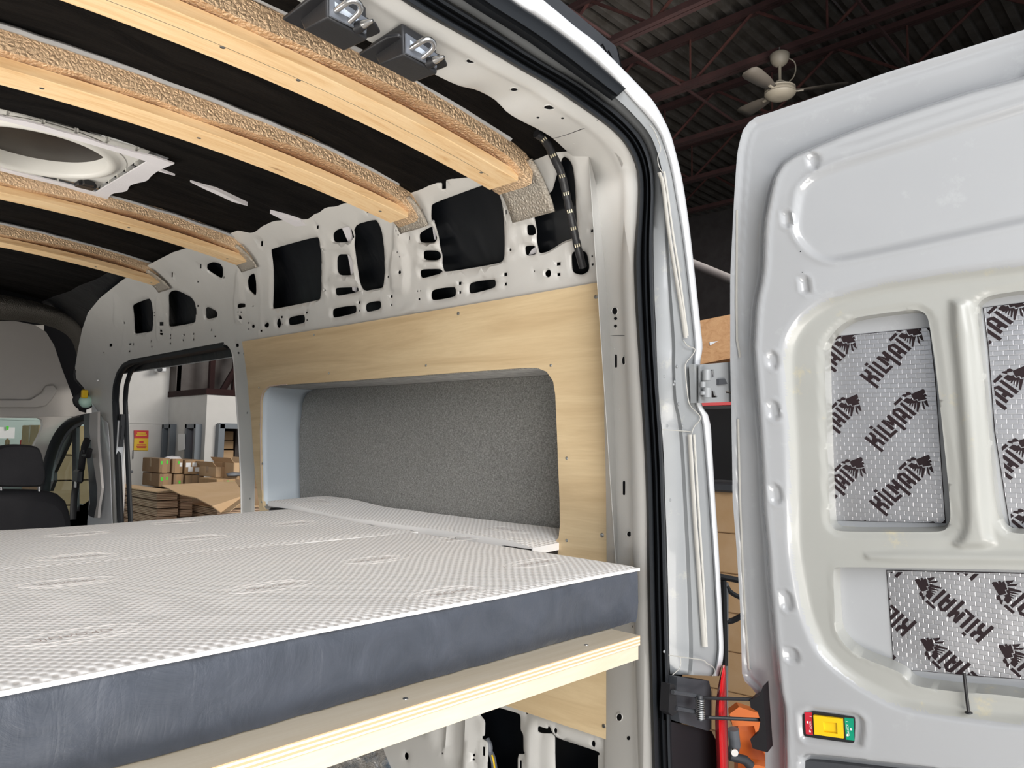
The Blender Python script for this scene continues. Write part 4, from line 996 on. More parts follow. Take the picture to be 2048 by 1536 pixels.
kil_sheet([(1774, 1141), (1800, 1142), (2048, 1148), (2300, 1152), (2300, 1366), (2048, 1358), (1960, 1352), (1789, 1337)],
          [(al, be + l3a * i + l3b * j) for i in (-1, 0, 1) for j in (-1, 0, 1)], 'wide foil sheet printed upside down in the lower cut-out, behind the black rod')

# text on the lock labels
def text_mesh(body, size, off=0.0):
    cu = bpy.data.curves.new('t', 'FONT'); cu.body = body; cu.size = size; cu.offset = -size * off; cu.align_x = 'CENTER'; cu.align_y = 'CENTER'
    ob = bpy.data.objects.new('t', cu); COL.objects.link(ob); bpy.context.view_layer.update()
    me = bpy.data.meshes.new_from_object(ob.evaluated_get(bpy.context.evaluated_depsgraph_get())); bpy.data.objects.remove(ob)
    V = np.array([v.co[:] for v in me.vertices]); Fc = [tuple(p.vertices) for p in me.polygons]; return V, Fc
def place_text(body, size, org, xa, ya, name, mat, parent):
    V, Fc = text_mesh(body, size); W_ = np.array(org) + V[:, :1] * np.array(xa) + V[:, 1:2] * np.array(ya)
    return mesh(name, W_, Fc, mat, parent, 30)
def on_lock(u, v): return D3(*PD(u, v, hl + .0048), hl + .0048)
xa_ = upD; ya_ = -dD
place_text('LOCK', .0055, on_lock(1621, 1450), xa_, ya_, 'label_text', MT['paper'], rear_door)
place_text('UNLOCK', .0052, on_lock(1696, 1460), xa_, ya_, 'label_text', MT['paper'], rear_door)
for (u, v) in ((1615, 1445), (1702, 1459), (1620, 1463), (1695, 1471)):
    mb = MB(); c = on_lock(u, v); mb.prism([c - dD * .0016 - upD * .0014, c + dD * .0016 - upD * .0014, c + dD * .0016 + upD * .0014, c - dD * .0016 + upD * .0014], nD * .0002)
    a = c + upD * .0014; mb.prism([a - dD * .001, a + dD * .001, a + dD * .001 + upD * .0014, a - dD * .001 + upD * .0014], nD * .0002); mb.build('padlock_icon', MT['paper'], rear_door)
for (u, v) in ((1621, 1433), (1694, 1443)):
    mb = MB(); c = on_lock(u, v); mb.box(c, (.0006, .0042, .0008)); mb.build('index_mark', MT['paper'], rear_door)
# inner pull: black panel in the recess below the lock
mb = MB(); dprism(mb, rnd([(1606, 1524), (1614, 1515), (1800, 1536), (2048, 1566), (2300, 1596), (2300, 1780), (1606, 1780)], 1, .2), HP_ - .028, .012); fixn(mb.build('pull_recess', MT['dgrey'], rear_door))
# lock rod standing in the lower cut-out
a = D3(*PD(1928, 1346, .056), .056); b = D3(*PD(1937, 1424, .060), .060)
mb = MB(); mb.tube([a, b], .0028, 10); mb.lathe(b, nrm(b - a), [(-.001, .0028), (0, .006), (.0016, .0064), (.003, .0045)], 14); mb.build('lock_rod', MT['black'], rear_door, 60)
# small drilled holes
mb = MB()
for u, v in [(1601, 503), (1605, 545)]:
    c = D3(*PD(u, v, HP_), HP_ + .0003); mb.lathe(c, nD, [(0, .0012), (.0003, .0012)], 10)
mb.build('drilled_hole', MT['blackmatt'], rear_door)
# strap anchor on the door edge
mb = MB(); pts = [D3(*PD(u, v, .03), .028) for u, v in [(1510, 1389), (1530, 1380), (1536, 1362), (1540, 1420), (1545, 1492), (1516, 1484), (1511, 1466), (1527, 1453), (1531, 1430), (1526, 1412), (1512, 1404)]]
mb.prism(pts, nD * .035); fixn(mb.build('strap_anchor', MT['black'], rear_door))
# check strap arms with spring between jamb and door
def seg(p, q, r, n=8):
    m = MB(); m.tube([p, q], r, n); return m
e1 = D3(*PD(1512, 1399, .045), .045); e2 = D3(*PD(1530, 1440, .045), .045)
s1 = PY(1392, 1394, .775); s2 = PY(1398, 1434, .775)
m = MB(); m.tube([s1, PY(1412, 1396, .772), e1], .0036, 8); m.build('check_strap_arm', MT['black'], van)
m = MB(); m.tube([s2, PY(1416, 1435, .772), e2], .0036, 8); m.build('check_strap_arm', MT['black'], van)
m = MB(); m.tube([PY(1345, 1384, .78), PY(1392, 1391, .775)], .0045, 8); m.build('check_strap_arm', MT['dgrey'], van)
m = MB(); m.tube([PY(1352, 1416, .785), PY(1392, 1424, .778)], .0045, 8); m.build('check_strap_arm', MT['dgrey'], van)
sp = []; pa, pb = PY(1400, 1397, .765), PY(1401, 1436, .765)
for k in range(170):
    t = k / 169; q = 2 * math.pi * 10 * t; sp.append(pa * (1 - t) + pb * t + np.array([math.cos(q) * .0085, math.sin(q) * .0085, 0]))
m = MB(); m.tube(sp, .0012, 5); m.build('check_spring', MT['steel'], van, 60)
m = MB(); m.tube([pa + [0, 0, .006], pb - [0, 0, .004]], .0055, 10); m.build('spring_pin', MT['dgrey'], van, 60)

# ================================================================== PLYWOOD LINING AND NICHE
def onwall(u, v, off=-.016): return PW(u, v, off)
pl = [(484, 683), (560, 671), (700, 649), (850, 624), (1000, 599), (1195, 565)]
plw = [onwall(u, v) for u, v in pl] + [onwall(u, v) for u, v in [(1204, 570), (1206, 640), (1212, 760), (1214, 900), (1217, 1110)]]
plw.append(np.array([plw[-1][0], -.30]))
leftp = [(522, 1045), (511, 960), (504, 870), (497, 790), (491, 730)]
plw += [np.array([onwall(523, 1045)[0], -.30])] + [onwall(u, v) for u, v in leftp]
plw = np.array(plw)
nich = np.array([onwall(u, v) for u, v in [(524, 1000), (522, 930), (521, 860), (522, 800), (527, 782), (538, 773), (560, 770), (700, 761), (900, 746), (1040, 736), (1072, 735), (1092, 742), (1105, 757), (1110, 780), (1113, 850), (1119, 1000), (1120, 1050), (1118, 1074), (1106, 1090)]])
ybr = onwall(1098, 1094); nich = np.vstack([nich, [ybr], [[ybr[0] + .05, -.262]], [[nich[0][0] - .03, -.262]], [[nich[0][0] - .002, -.24]]])
lin = empty('wall_lining', (1.32, 1.9, CAMZ - .3), 'birch plywood wall panel with a big rounded opening beside the mattress', 'wall panel')
sheet('plywood_panel', resamp(plw, 140, True), [resamp(nich, 120, True)], wall_map(-.016), .05, MT['ply'], lin, .012)
for i, (x, y) in enumerate([(1688, 98), (1062, 174), (405, 272), (85, 358), (915, 411), (1483, 411), (473, 447), (155, 512), (100, 627), (160, 680), (170, 858), (1555, 834), (113, 1017), (167, 1033), (1555, 1208), (1716, 1184)]):
    u, v = 450 + x * .4395, 550 + y * .4395; y_, z_ = onwall(u, v); x3 = float(WX(z_)) - .016; r = .0052 if i in (0, 1, 15) else .0038
    mb = MB(); mb.lathe((x3 + .0006, y_, z_ + CAMZ), (-1, 0, 0), [(0, r), (.0012, r), (.002, r * .7)], 12); mb.box((x3 - .0016, y_, z_ + CAMZ), (.0006, r * 1.1, r * .25)); mb.box((x3 - .0016, y_, z_ + CAMZ), (.0006, r * .25, r * 1.1)); mb.build('screw', MT['zinc'], lin)
XB = 1.468
N_ = resamp(nich, 200, True)
ym = N_[:, 0].max() - .035
def ret(idx, name, mat):
    rows = []
    for off in np.linspace(0, 1, 8):
        rows.append(np.array([[float(WX(z)) - .010 + (XB - float(WX(z)) + .010) * off, y, z + CAMZ] for y, z in idx]))
    return loft(name, rows, mat, lin, 60, thick=.004, n=len(idx))
ls = [i for i in range(200) if N_[i][0] > ym]; 
order = sorted(ls, key=lambda i: N_[i][1]); LV = np.array([N_[i] for i in order if N_[i][1] > -.26])
# split outline: left return (vinyl) and the rest (fabric)
rest = np.array([N_[(i)] for i in range(200)])
topi = int(np.argmax([p[0] * .5 + p[1] for p in N_]))
k0 = int(np.argmin(np.hypot(N_[:, 0] - nich[5][0], N_[:, 1] - nich[5][1])))
left_run = N_[:k0 + 1]; right_run = N_[k0:]
ret(np.vstack([[left_run[0][0] - .0, -.262], left_run]), 'niche_side', MT['vinyl']); ret(right_run, 'niche_lining', MT['fabric'])
bk = np.array([nich.min(0) - .02, [nich[:, 0].max() + .02, nich.min(0)[1] - .02], nich.max(0) + .02, [nich.min(0)[0] - .02, nich.max(0)[1] + .02]])
sheet('niche_back', bk, [], lambda P, h: np.stack([np.full(len(P), XB) - h, P[:, 0], P[:, 1] + CAMZ], 1), .2, MT['fabric'], lin, .004)
mb = MB(); mb.tube([[float(WX(z)) - .0165, y, z + CAMZ] for y, z in N_[2:k0 + 8]], .0022, 5); mb.build('pink_veneer_edge', new_mat('veneer_edge', (.62, .48, .40), .6), lin)
# lower lining strip under the bed
lw = np.array([[.97, -.36], [.97, -.625], [1.33, -.632], [2.6, -.64], [2.6, -.36]])
lo2 = empty('lower_wall_panel', (1.32, 1.5, CAMZ - .6), 'narrow birch plywood strip on the wall under the bed board', 'wall panel')
sheet('plywood_panel', lw, [], wall_map(-.016), .2, MT['ply'], lo2, .012)
y_, z_ = onwall(1208, 1452); mb = MB(); mb.lathe((float(WX(z_)) - .0155, y_, z_ + CAMZ), (-1, 0, 0), [(0, .005), (.002, .004)], 12); mb.build('screw', MT['zinc'], lo2)

# ================================================================== BED
def slab(name, x0, x1, y0, y1, z0, z1, mat, parent, bump=0, rnd_=.01, dense=.03, wr=0, seed=0, dome=0, topfn=None, skip_top=False):
    """soft block: rounded box as a dense grid, walls wrinkled by noise"""
    xs = np.linspace(x0, x1, max(3, int((x1 - x0) / dense))); ys = np.linspace(y0, y1, max(3, int((y1 - y0) / dense)))
    V = []; Fc = []; per = []
    for x in xs[:-1]: per.append((x, y0, 0, -1))
    for y in ys[:-1]: per.append((x1, y, 1, 0))
    for x in xs[::-1][:-1]: per.append((x, y1, 0, 1))
    for y in ys[::-1][:-1]: per.append((x0, y, -1, 0))
    nz = 9; n = len(per)
    for j in range(nz):
        t = j / (nz - 1); z = z0 + (z1 - z0) * t
        ins = rnd_ * (1 - math.sqrt(max(0, 1 - max(0, abs(2 * t - 1) - (1 - 2 * rnd_ / max(.001, z1 - z0) * 1)) ** 2 / (2 * rnd_ / max(.001, z1 - z0)) ** 2))) if rnd_ else 0
        for (x, y, nx, ny) in per:
            w = wr * (noise.fractal(Vector((x * 16, y * 16, z * 22 + seed)), .8, 2, 3) + .8 * noise.noise(Vector((x * 5, y * 5, z * 8 + seed))) * math.sin(math.pi * t))
            V.append((x + nx * (w - ins), y + ny * (w - ins), z))
    for j in range(nz - 1):
        for k in range(n): k2 = (k + 1) % n; Fc.append((j * n + k, j * n + k2, (j + 1) * n + k2, (j + 1) * n + k))
    Fc.append(tuple(range(n))[::-1]); Fc.append(tuple((nz - 1) * n + k for k in range(n)))
    return mesh(name, V, Fc, mat, parent, 60)
def toppad(name, x0, x1, y0, y1, zf, mat, parent, lip=.006, cell=.02, drop=.012):
    xs = np.linspace(x0, x1, int((x1 - x0) / cell) + 2); ys = np.linspace(y0, y1, int((y1 - y0) / cell) + 2); V = []; Fc = []; nx, ny = len(xs), len(ys)
    def P(x, y):
        e = min(x - x0, x1 - x, y - y0, y1 - y); q = max(0, 1 - e / .02); return (x, y, zf(x, y) - .004 * q * q)
    for x in xs:
        for y in ys: V.append(P(x, y))
    for i in range(nx - 1):
        for j in range(ny - 1): a = i * ny + j; Fc.append((a, a + ny, a + ny + 1, a + 1))
    ring = [i * ny for i in range(nx)] + [(nx - 1) * ny + j for j in range(1, ny)] + [i * ny + ny - 1 for i in range(nx - 2, -1, -1)] + [j for j in range(ny - 2, 0, -1)]
    b = len(V); V += [(V[i][0], V[i][1], V[i][2] - drop) for i in ring]; m = len(ring)
    for k in range(m): k2 = (k + 1) % m; Fc.append((ring[k2], ring[k], b + k, b + k2))
    Fc.append(tuple(b + k for k in range(m)))
    return mesh(name, V, Fc, mat, parent, 60)
ZT = -.230 + CAMZ; ZB = -.334 + CAMZ
XL, XR = -.42, 1.195
def zt(x, y): return ZT + .003 * noise.noise(Vector((x * 3, y * 3, 0)))
def words(parent, zf, spots, h=.019):
    for x, y, a in spots:
        ca, sa = math.cos(a), math.sin(a)
        V, Fc = text_mesh('ORGANIC', h, .022); W_ = np.stack([x + V[:, 0] * ca - V[:, 1] * sa, y + V[:, 0] * sa + V[:, 1] * ca, [0] * len(V)], 1); W_[:, 2] = [zf(p[0], p[1]) + .0007 for p in W_]
        mesh('woven_word', W_, Fc, MT['stitch'], parent, 30)
        mb = MB()
        for k in range(3):
            pts = []
            for q in np.linspace(.3 + .3 * k, 2.7 + .2 * k, 16):
                lx = .068 * math.cos(q) * (1 + .12 * k); ly = .022 * math.sin(q) * (1 + .35 * k) * (1 if k != 1 else -1); px_ = x + lx * ca - ly * sa; py_ = y + lx * sa + ly * ca; pts.append((px_, py_, zf(px_, py_) + .0006))
            mb.tube(pts, .0005, 4)
        mb.build('woven_swirl', MT['stitchw'], parent, 60)
MT['stitch'] = new_mat('beige_stitching', (.50, .40, .37), .8); MT['stitchw'] = new_mat('white_stitching', (.80, .76, .72), .9)
m1 = empty('mattress', (.4, 1.1, ZB), 'near mattress block with slate grey band facing the open rear doors', 'mattress', 'mattress blocks on the bed')
slab('side_band', XL, XR, .815, 1.505, ZB, ZT - .0065, MT['band'], m1, rnd_=.006, dense=.014, wr=.0034, seed=1)
toppad('knit_cover', XL - .002, XR + .002, .812, 1.508, zt, MT['knit'], m1, cell=.012, drop=.005)
def at_top(u, v): p = PZ(u, v, ZT - CAMZ); return p[0], p[1]
sp1 = [(*at_top(905, 1186), 0), (*at_top(745, 1120), math.pi), (*at_top(1075, 1127), 0), (*at_top(545, 1172), 0), (*at_top(130, 1165), math.pi), (*at_top(145, 1272), math.pi), (*at_top(920, 1078), 0)]
words(m1, zt, sp1)
def zt2(x, y): return ZT + .004 * noise.noise(Vector((x * 3, y * 3, 5))) + .010 * max(0, 1 - math.hypot(x - 1.2, y - 2.1) / .35)
m2 = empty('mattress', (.4, 1.8, ZB), 'far mattress block beyond the seam, towards the front seats', 'mattress', 'mattress blocks on the bed')
slab('side_band', XL, XR + .02, 1.512, 2.15, ZB, ZT - .006, MT['band'], m2, rnd_=.006, dense=.03, wr=.002, seed=4)
toppad('knit_cover', XL - .003, XR + .023, 1.509, 2.153, zt2, MT['knit'], m2)
words(m2, zt2, [(*at_top(410, 1113), 0), (*at_top(590, 1047), 0), (*at_top(400, 1077), 0), (*at_top(360, 1046), 0), (*at_top(150, 1068), math.pi), (*at_top(160, 1112), 0)])
# long side cushion reaching into the niche
m3 = empty('side_cushion', (1.34, 1.7, ZB), 'narrow cream cushion with black underside lying along the niche', 'cushion')
def zt3(x, y): return CAMZ - .219 + .006 * sst(np.array(x), 1.22, 1.42) + .014 * float(sst(np.array(y), 1.9, 2.2)) - .010 * float(1 - sst(np.array(y), 1.09, 1.20)) + .002 * noise.noise(Vector((x * 6, y * 6, 8)))
cu = toppad('knit_cover', 1.226, 1.455, 1.115, 2.32, lambda x, y: float(zt3(x, y)), MT['knit'], m3, drop=.016)
slab('black_base', 1.226, 1.45, 1.118, 2.31, ZB + .07, ZT + .0, MT['black'], m3, rnd_=.006, dense=.04, wr=.0015, seed=9)
words(m3, lambda x, y: float(zt3(x, y)), [(1.33, 1.30, math.pi / 2), (1.33, 2.15, math.pi / 2)])
# bed board: plywood on a front rail
bed = empty('bed_board', (.4, 1.4, ZB - .02), 'pale plywood bed board with a layered edge under the mattresses', 'bed board')
mb = MB(); mb.box((.345, 1.46, ZB - .0105), (1.55, 1.40, .017)); o = mb.build('board', MT['plyx'], bed); fixn(o)
mb = MB(); mb.box((.345, .7595, ZB - .0105), (1.55, .0012, .0168)); mb.build('layered_edge', MT['plyedge'], bed)
mb = MB(); mb.box((.345, .772, ZB - .0315), (1.548, .020, .024)); mb.build('front_rail', MT['plyx'], bed)
for x in (.2, .62, 1.0):
    mb = MB(); mb.lathe((x, .785, ZB - .0022), (0, 0, 1), [(0, .004), (.001, .0035)], 10); mb.build('screw', MT['zinc'], bed)
MT['wirebrass'] = MT['steel']

# ================================================================== FRONT CAB
def f1(P): return [(x * .3256, 600 + y * .3256) for x, y in P]
def g1(P): return [(x * .15625, 820 + y * .15625) for x, y in P]
def prismY(P, y, dep, name, mat, parent, bev=0, smooth=35):
    m = MB(); m.prism([PY(u, v, y) for u, v in P], (0, dep, 0)); o = fixn(m.build(name, mat, parent, smooth))
    if bev: mod_bevel(o, bev, 3)
    return o
def prismX(P, x, dep, name, mat, parent, bev=0):
    m = MB(); m.prism([PX(u, v, x) for u, v in P], (dep, 0, 0)); o = fixn(m.build(name, mat, parent))
    if bev: mod_bevel(o, bev, 3)
    return o
# seat: rounded cushions with depth
def cushion(P, y, dep, name, mat, parent, puff=.02, rings=6):
    P = rnd(np.array(P, float), 2, .22); P = resamp(P, 60, True); c = P.mean(0); V = []; n = 60
    for k in range(rings * 2 + 1):
        t = k / (rings * 2); s = 1 - (abs(2 * t - 1) ** 3) * .10
        for q in P: V.append(PY(*(c + (q - c) * s), y) + np.array([0, dep * t, 0]))
    Fc = [(k * n + i, k * n + (i + 1) % n, (k + 1) * n + (i + 1) % n, (k + 1) * n + i) for k in range(rings * 2) for i in range(n)]
    cc = len(V); V.append(PY(*c, y) - np.array([0, puff, 0])); V.append(PY(*c, y) + np.array([0, dep + puff, 0]))
    Fc += [(i, (i + 1) % n, cc) for i in range(n)] + [(rings * 2 * n + (i + 1) % n, rings * 2 * n + i, cc + 1) for i in range(n)]
    return fixn(mesh(name, V, Fc, mat, parent, 60))
seat = empty('front_seat', (.95, 4.35, .7), 'black fabric passenger seat with headrest seen from behind in the cab', 'car seat')
cushion([(-6, 893), (30, 888), (72, 891), (84, 898), (91, 925), (95, 955), (90, 972), (80, 975), (-10, 975), (-24, 965), (-20, 920)], 4.33, .11, 'headrest', MT['seat'], seat)
cushion([(-70, 985), (-20, 979), (80, 980), (112, 984), (132, 996), (142, 1015), (147, 1050), (149, 1160), (152, 1420), (-150, 1420), (-140, 1160), (-120, 1040), (-100, 995)], 4.36, .13, 'seat_back', MT['seat'], seat)
for u in (2, 78):
    m = MB(); m.tube([PY(u, 970, 4.40), PY(u, 985, 4.40)], .007, 8); m.build('headrest_post', MT['steel'], seat, 60)
m = MB(); m.box((.86, 4.62, .80), (.50, .50, .13), bev=.03); m.build('seat_base', MT['seat'], seat)
m = MB(); m.box((.86, 4.60, .69), (.42, .40, .08)); m.build('seat_plinth', MT['black'], seat)
# cab shell parts
ohs = empty('overhead_shelf', (.9, 4.8, 2.2), 'grey moulded overhead storage shelf above the windscreen', 'shelf')
prismY([(-260, 640), (-60, 640), (30, 642), (70, 650), (92, 664), (108, 690), (125, 740), (150, 805), (158, 822), (172, 826), (171, 831), (150, 833), (-260, 834)], 4.80, .05, 'shelf_front', MT['trim'], ohs, 0)
prismY([(-260, 800), (60, 800), (84, 786), (92, 772), (108, 770), (116, 780), (104, 800), (92, 812), (74, 815), (-260, 815)], 4.76, .03, 'shelf_lip', MT['trim'], ohs, .006)
prismY([(-260, 823), (84, 825), (90, 828), (84, 833), (-260, 834)], 4.82, .06, 'sun_visor', MT['trim'], ohs, .004)
prismY([(-260, 815), (90, 812), (130, 822), (171, 830), (150, 840), (118, 862), (100, 888), (94, 930), (60, 930), (66, 895), (80, 868), (86, 850), (84, 840), (78, 836), (-260, 832)], 5.25, .05, 'pillar_trim', MT['trim'], ohs, 0)
prismY([(70, 650), (88, 650), (88, 664), (72, 662)], 4.9, .05, 'shelf_bracket', MT['trim'], ohs)
# black sheet standing in for the dark void of the cab roof
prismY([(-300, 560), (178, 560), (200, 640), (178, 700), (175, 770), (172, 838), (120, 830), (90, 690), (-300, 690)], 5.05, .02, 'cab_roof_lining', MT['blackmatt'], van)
# foil wrapped front roof bow
Uu = smoothpoly([PY(u, v, 4.55) for u, v in [(-300, 575), (-100, 578), (0, 588), (60, 600), (120, 617), (160, 635), (174, 650), (176, 680), (170, 710)]], 60, 2)
Ll = smoothpoly([PY(u, v, 4.62) for u, v in [(-300, 625), (-100, 630), (0, 640), (50, 642), (100, 652), (130, 666), (146, 684), (152, 705), (156, 716)]], 60, 2)
rows = []
for t in np.linspace(0, 1, 8):
    R_ = Uu * (1 - t) + Ll * t; R_ = R_ + np.array([[0, -.05 * math.sin(math.pi * t) + .006 * noise.noise(Vector((i * .5, t * 5, 0))), 0] for i in range(60)]); rows.append(R_)
loft('front_roof_bow_foil', rows, MT['foil3'] if 'foil3' in MT else MT['foil2'], van, 60, n=60)
# door aperture trim, window frame, windscreen post
band = [(171, 834), (155, 838), (138, 846), (122, 862), (108, 890), (97, 925), (92, 955), (88, 990), (84, 1060)]
m = MB(); m.tube(smoothpoly([PX(u, v, 1.30) for u, v in band], 50, 2), .030, 8, flat=.6); m.build('door_aperture_seal', MT['rubber'], van, 60)
m = MB(); m.tube(smoothpoly([PX(u + 8, v + 6, 1.345) for u, v in band[:7]], 50, 2), .016, 8); m.build('door_frame_edge', MT['bumper'], van, 60)
prismX(g1([(1075, 90), (1000, 100), (900, 190), (830, 320), (700, 620), (600, 830), (590, 1000), (640, 1040), (690, 900), (690, 800), (800, 570), (925, 300), (925, 1300), (970, 1300), (975, 220), (1020, 160), (1075, 130)]), 1.37, .02, 'cab_door_frame', MT['black'], van)
prismX(g1([(900, 1300), (975, 1200), (1060, 1215), (1150, 1150), (1150, 1700), (880, 1700)]), 1.40, .03, 'cab_door_trim', MT['dgrey'], van)
prismX(g1([(640, 100), (1150, 100), (1150, 1600), (560, 1600), (560, 900)]), 1.40, .004, 'cab_door_glass', MT['glass'], van)
# inner post trims next to the sliding doorway
prismX(g1([(1150, 40), (1250, 20), (1250, 400), (1300, 1000), (1260, 1250), (1250, 1380), (1205, 1380), (1245, 1180), (1245, 1000), (1200, 700), (1140, 250)]), 1.265, .012, 'post_trim', MT['cream2'] if 'cream2' in MT else MT['trim'], van)
prismX(g1([(1070, 50), (1150, 40), (1140, 250), (1200, 700), (1245, 1000), (1245, 1180), (1205, 1380), (1170, 1370), (1120, 1340), (1150, 1200), (1130, 800), (1090, 500), (1075, 380)]), 1.275, .012, 'post_trim', MT['dgrey'], van)
belt = empty('seat_belt', (1.24, 4.6, 2.0), 'black seat belt hanging from the door post beside the front seat', 'seat belt')
m = MB(); m.tube([PX(u, v, 1.23) for u, v in g1([(1120, 380), (1060, 560), (1040, 760), (980, 900), (950, 1100), (930, 1400)])], .017, 6, flat=.25); m.build('belt_webbing', MT['black'], belt, 60)
m = MB(); m.box(PX(*g1([(1000, 850)])[0], 1.22), (.03, .10, .07), bev=.01); m.build('belt_buckle', MT['black'], belt)
m = MB(); m.box(PX(*g1([(965, 940)])[0], 1.21), (.006, .03, .045), bev=.002); m.build('belt_tongue', MT['steel'], belt)
m = MB(); m.tube([PX(u, v, 1.23) for u, v in g1([(1110, 375), (1070, 470), (1075, 580), (1130, 590), (1150, 500)])], .014, 8); m.build('belt_guide', MT['black'], belt, 60)
# inner post at the sliding doorway: holes and a whiter sheet for its lit face
m = MB()
for x, y, r in [(1320, 343, .013), (1338, 381, .007), (1350, 750, .006), (1367, 865, .016), (1346, 1122, .007), (1323, 1446, .013)]:
    u_, v_ = g1([(x, y)])[0]; q_ = PW(u_, v_); c = np.array([float(WX(q_[1])) - .0128, q_[0], q_[1] + CAMZ]); m.lathe(c, (-1, 0, 0), [(0, r * .6), (.0006, r * .6)], 10)
m.build('post_hole', MT['blackmatt'], van)
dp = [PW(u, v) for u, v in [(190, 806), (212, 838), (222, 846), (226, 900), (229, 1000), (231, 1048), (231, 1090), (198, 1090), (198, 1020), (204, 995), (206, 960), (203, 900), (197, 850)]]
sheet('door_post', np.array(dp), [], wall_map(-.0165), .05, MT['body'], van, .003)  # white overlay paints light onto the grey post
# lamp connector dangling at the post
lamp = empty('courtesy_lamp', (1.2, 4.55, 2.05), 'bare courtesy lamp unit with yellow plug hanging by the sliding doorway post', 'lamp')
m = MB(); m.lathe(PY(172, 803, 4.50), (-.2, -1, -.1), [(-.02, .032), (0, .036), (.012, .03), (.02, .018)], 18); m.build('lamp_body', MT['tealp'] if 'tealp' in MT else MT['vent'], lamp, 60)
m = MB(); m.lathe(PY(168, 800, 4.53), (-.2, -1, -.1), [(-.03, .05), (0, .056), (.01, .045)], 14); m.build('lamp_housing', MT['black'], lamp, 60)
m = MB(); m.box(PY(169, 788, 4.47), (.03, .03, .045), bev=.004); m.build('yellow_plug', MT['yellow'], lamp)
m = MB(); m.tube(smoothpoly([PY(u, v, 4.48) for u, v in [(150, 740), (148, 755), (158, 768), (168, 778), (169, 786)]], 20, 2), .005, 6); m.build('lamp_cable', MT['black'], lamp, 60)

# van floor, far side, driver side (out of view, but they shade and bounce the light)
m = MB(); m.box((.44, 2.8, CAMZ - 1.33), (1.86, 4.0, .03)); m.build('cargo_floor', MT['conc'], van)
m = MB()
for (ya, yb, za, zb3) in ((.85, 4.8, -1.32, -.30), (.85, 4.8, .32, .62), (.85, 1.05, -.30, .32), (2.62, 2.80, -.30, .32), (4.2, 4.8, -.30, .32)): m.box((-.46, (ya + yb) / 2, CAMZ + (za + zb3) / 2), (.02, yb - ya, zb3 - za))
m.build('driver_side_panel', MT['inner'], van)  # unseen panel, openings added so the left fill reaches inside
m = MB(); m.box((.44, 5.95, CAMZ - .75), (1.9, .5, .7), bev=.08); m.build('dashboard', MT['dgrey'], van)
m = MB(); m.box((.44, 2.9, CAMZ - 1.52), (1.5, 3.6, .3)); m.build('underbody', MT['black'], van)

# lower side wall under the bed
def c6(P): return [(880 + x * .17578, 1380 + y * .17578) for x, y in P]
def c7(P): return [(600 + x * .17578, 1380 + y * .17578) for x, y in P]
OFF = .008
def lpx(P): return np.array([PW(u, v, OFF) for u, v in P])
LH = [c6([(462, 150), (552, 172), (870, 268), (895, 285), (905, 320), (905, 460), (935, 510), (938, 700), (950, 712), (950, 735), (872, 735), (870, 1100), (520, 1100), (520, 830), (528, 820), (528, 600), (462, 560), (462, 535), (490, 525), (495, 360), (440, 290)]),
      c6([(1120, 420), (1140, 405), (1232, 435), (1238, 410), (1262, 410), (1280, 455), (1290, 500), (1330, 555), (1770, 700), (1800, 720), (1805, 745), (1785, 750), (1785, 1100), (1300, 1100), (1290, 760), (1290, 500), (1150, 495), (1120, 470)]),
      c7([(1150, 380), (1400, 300), (1405, 490), (1390, 500), (1205, 415)]), c7([(-100, 900), (30, 790), (560, 620), (560, 640), (330, 830), (200, 900)])]
LH = [rnd(lpx(P), 1, .15) for P in LH]
for x, y, rx, ry in [(984, 258, 13, 22), (1335, 455, 20, 34), (1765, 605, 24, 40)]: LH.append(lpx([(880 + (x + rx * math.cos(q)) * .17578, 1380 + (y + ry * math.sin(q)) * .17578) for q in np.linspace(0, 2 * math.pi, 14)[:-1]]))
for x, y, rx, ry in [(1978, 742, 12, 18), (1976, 792, 12, 12), (1613, 722, 10, 12), (1202, 755, 26, 42)]: LH.append(lpx([(600 + (x + rx * math.cos(q)) * .17578, 1380 + (y + ry * math.sin(q)) * .17578) for q in np.linspace(0, 2 * math.pi, 14)[:-1]]))
LH.append(lpx(c6([(478, 645), (506, 650), (506, 755), (478, 748)])))
LH.append(lpx(c6([(893, 800), (925, 805), (925, 1000), (893, 1000)])))
LR = [(lpx(c6([(300, 100), (440, 120), (440, 290), (370, 300), (370, 1000), (250, 1000)])), .012), (lpx(c6([(1020, 330), (1110, 300), (1340, 320), (1880, 480), (1880, 700), (1330, 545), (1290, 500), (1110, 500), (1080, 1000), (1000, 1000), (960, 500)])), .008),
      (lpx(c7([(1540, 300), (1640, 270), (1640, 600), (1610, 680), (1560, 660), (1530, 600)])), -.010), (lpx(c7([(1690, 260), (1850, 200), (1840, 800), (1800, 860), (1740, 870), (1670, 760)])), -.012)]
lw_out = np.array([[.93, -.60], [.93, -1.32], [2.72, -1.32], [2.72, -.60]])
lw_out = lw_out[::-1] if area2(lw_out) < 0 else lw_out
def lemb(V):
    h = np.zeros(len(V))
    for P, d in LR: h += d * sst(sdf(V, P), -.004, .008)
    return h
sheet('lower_wall_pressing', lw_out, LH, wall_map(OFF), .014, MT['inner'], van, .0025, lemb, (.003,), .004, 45)
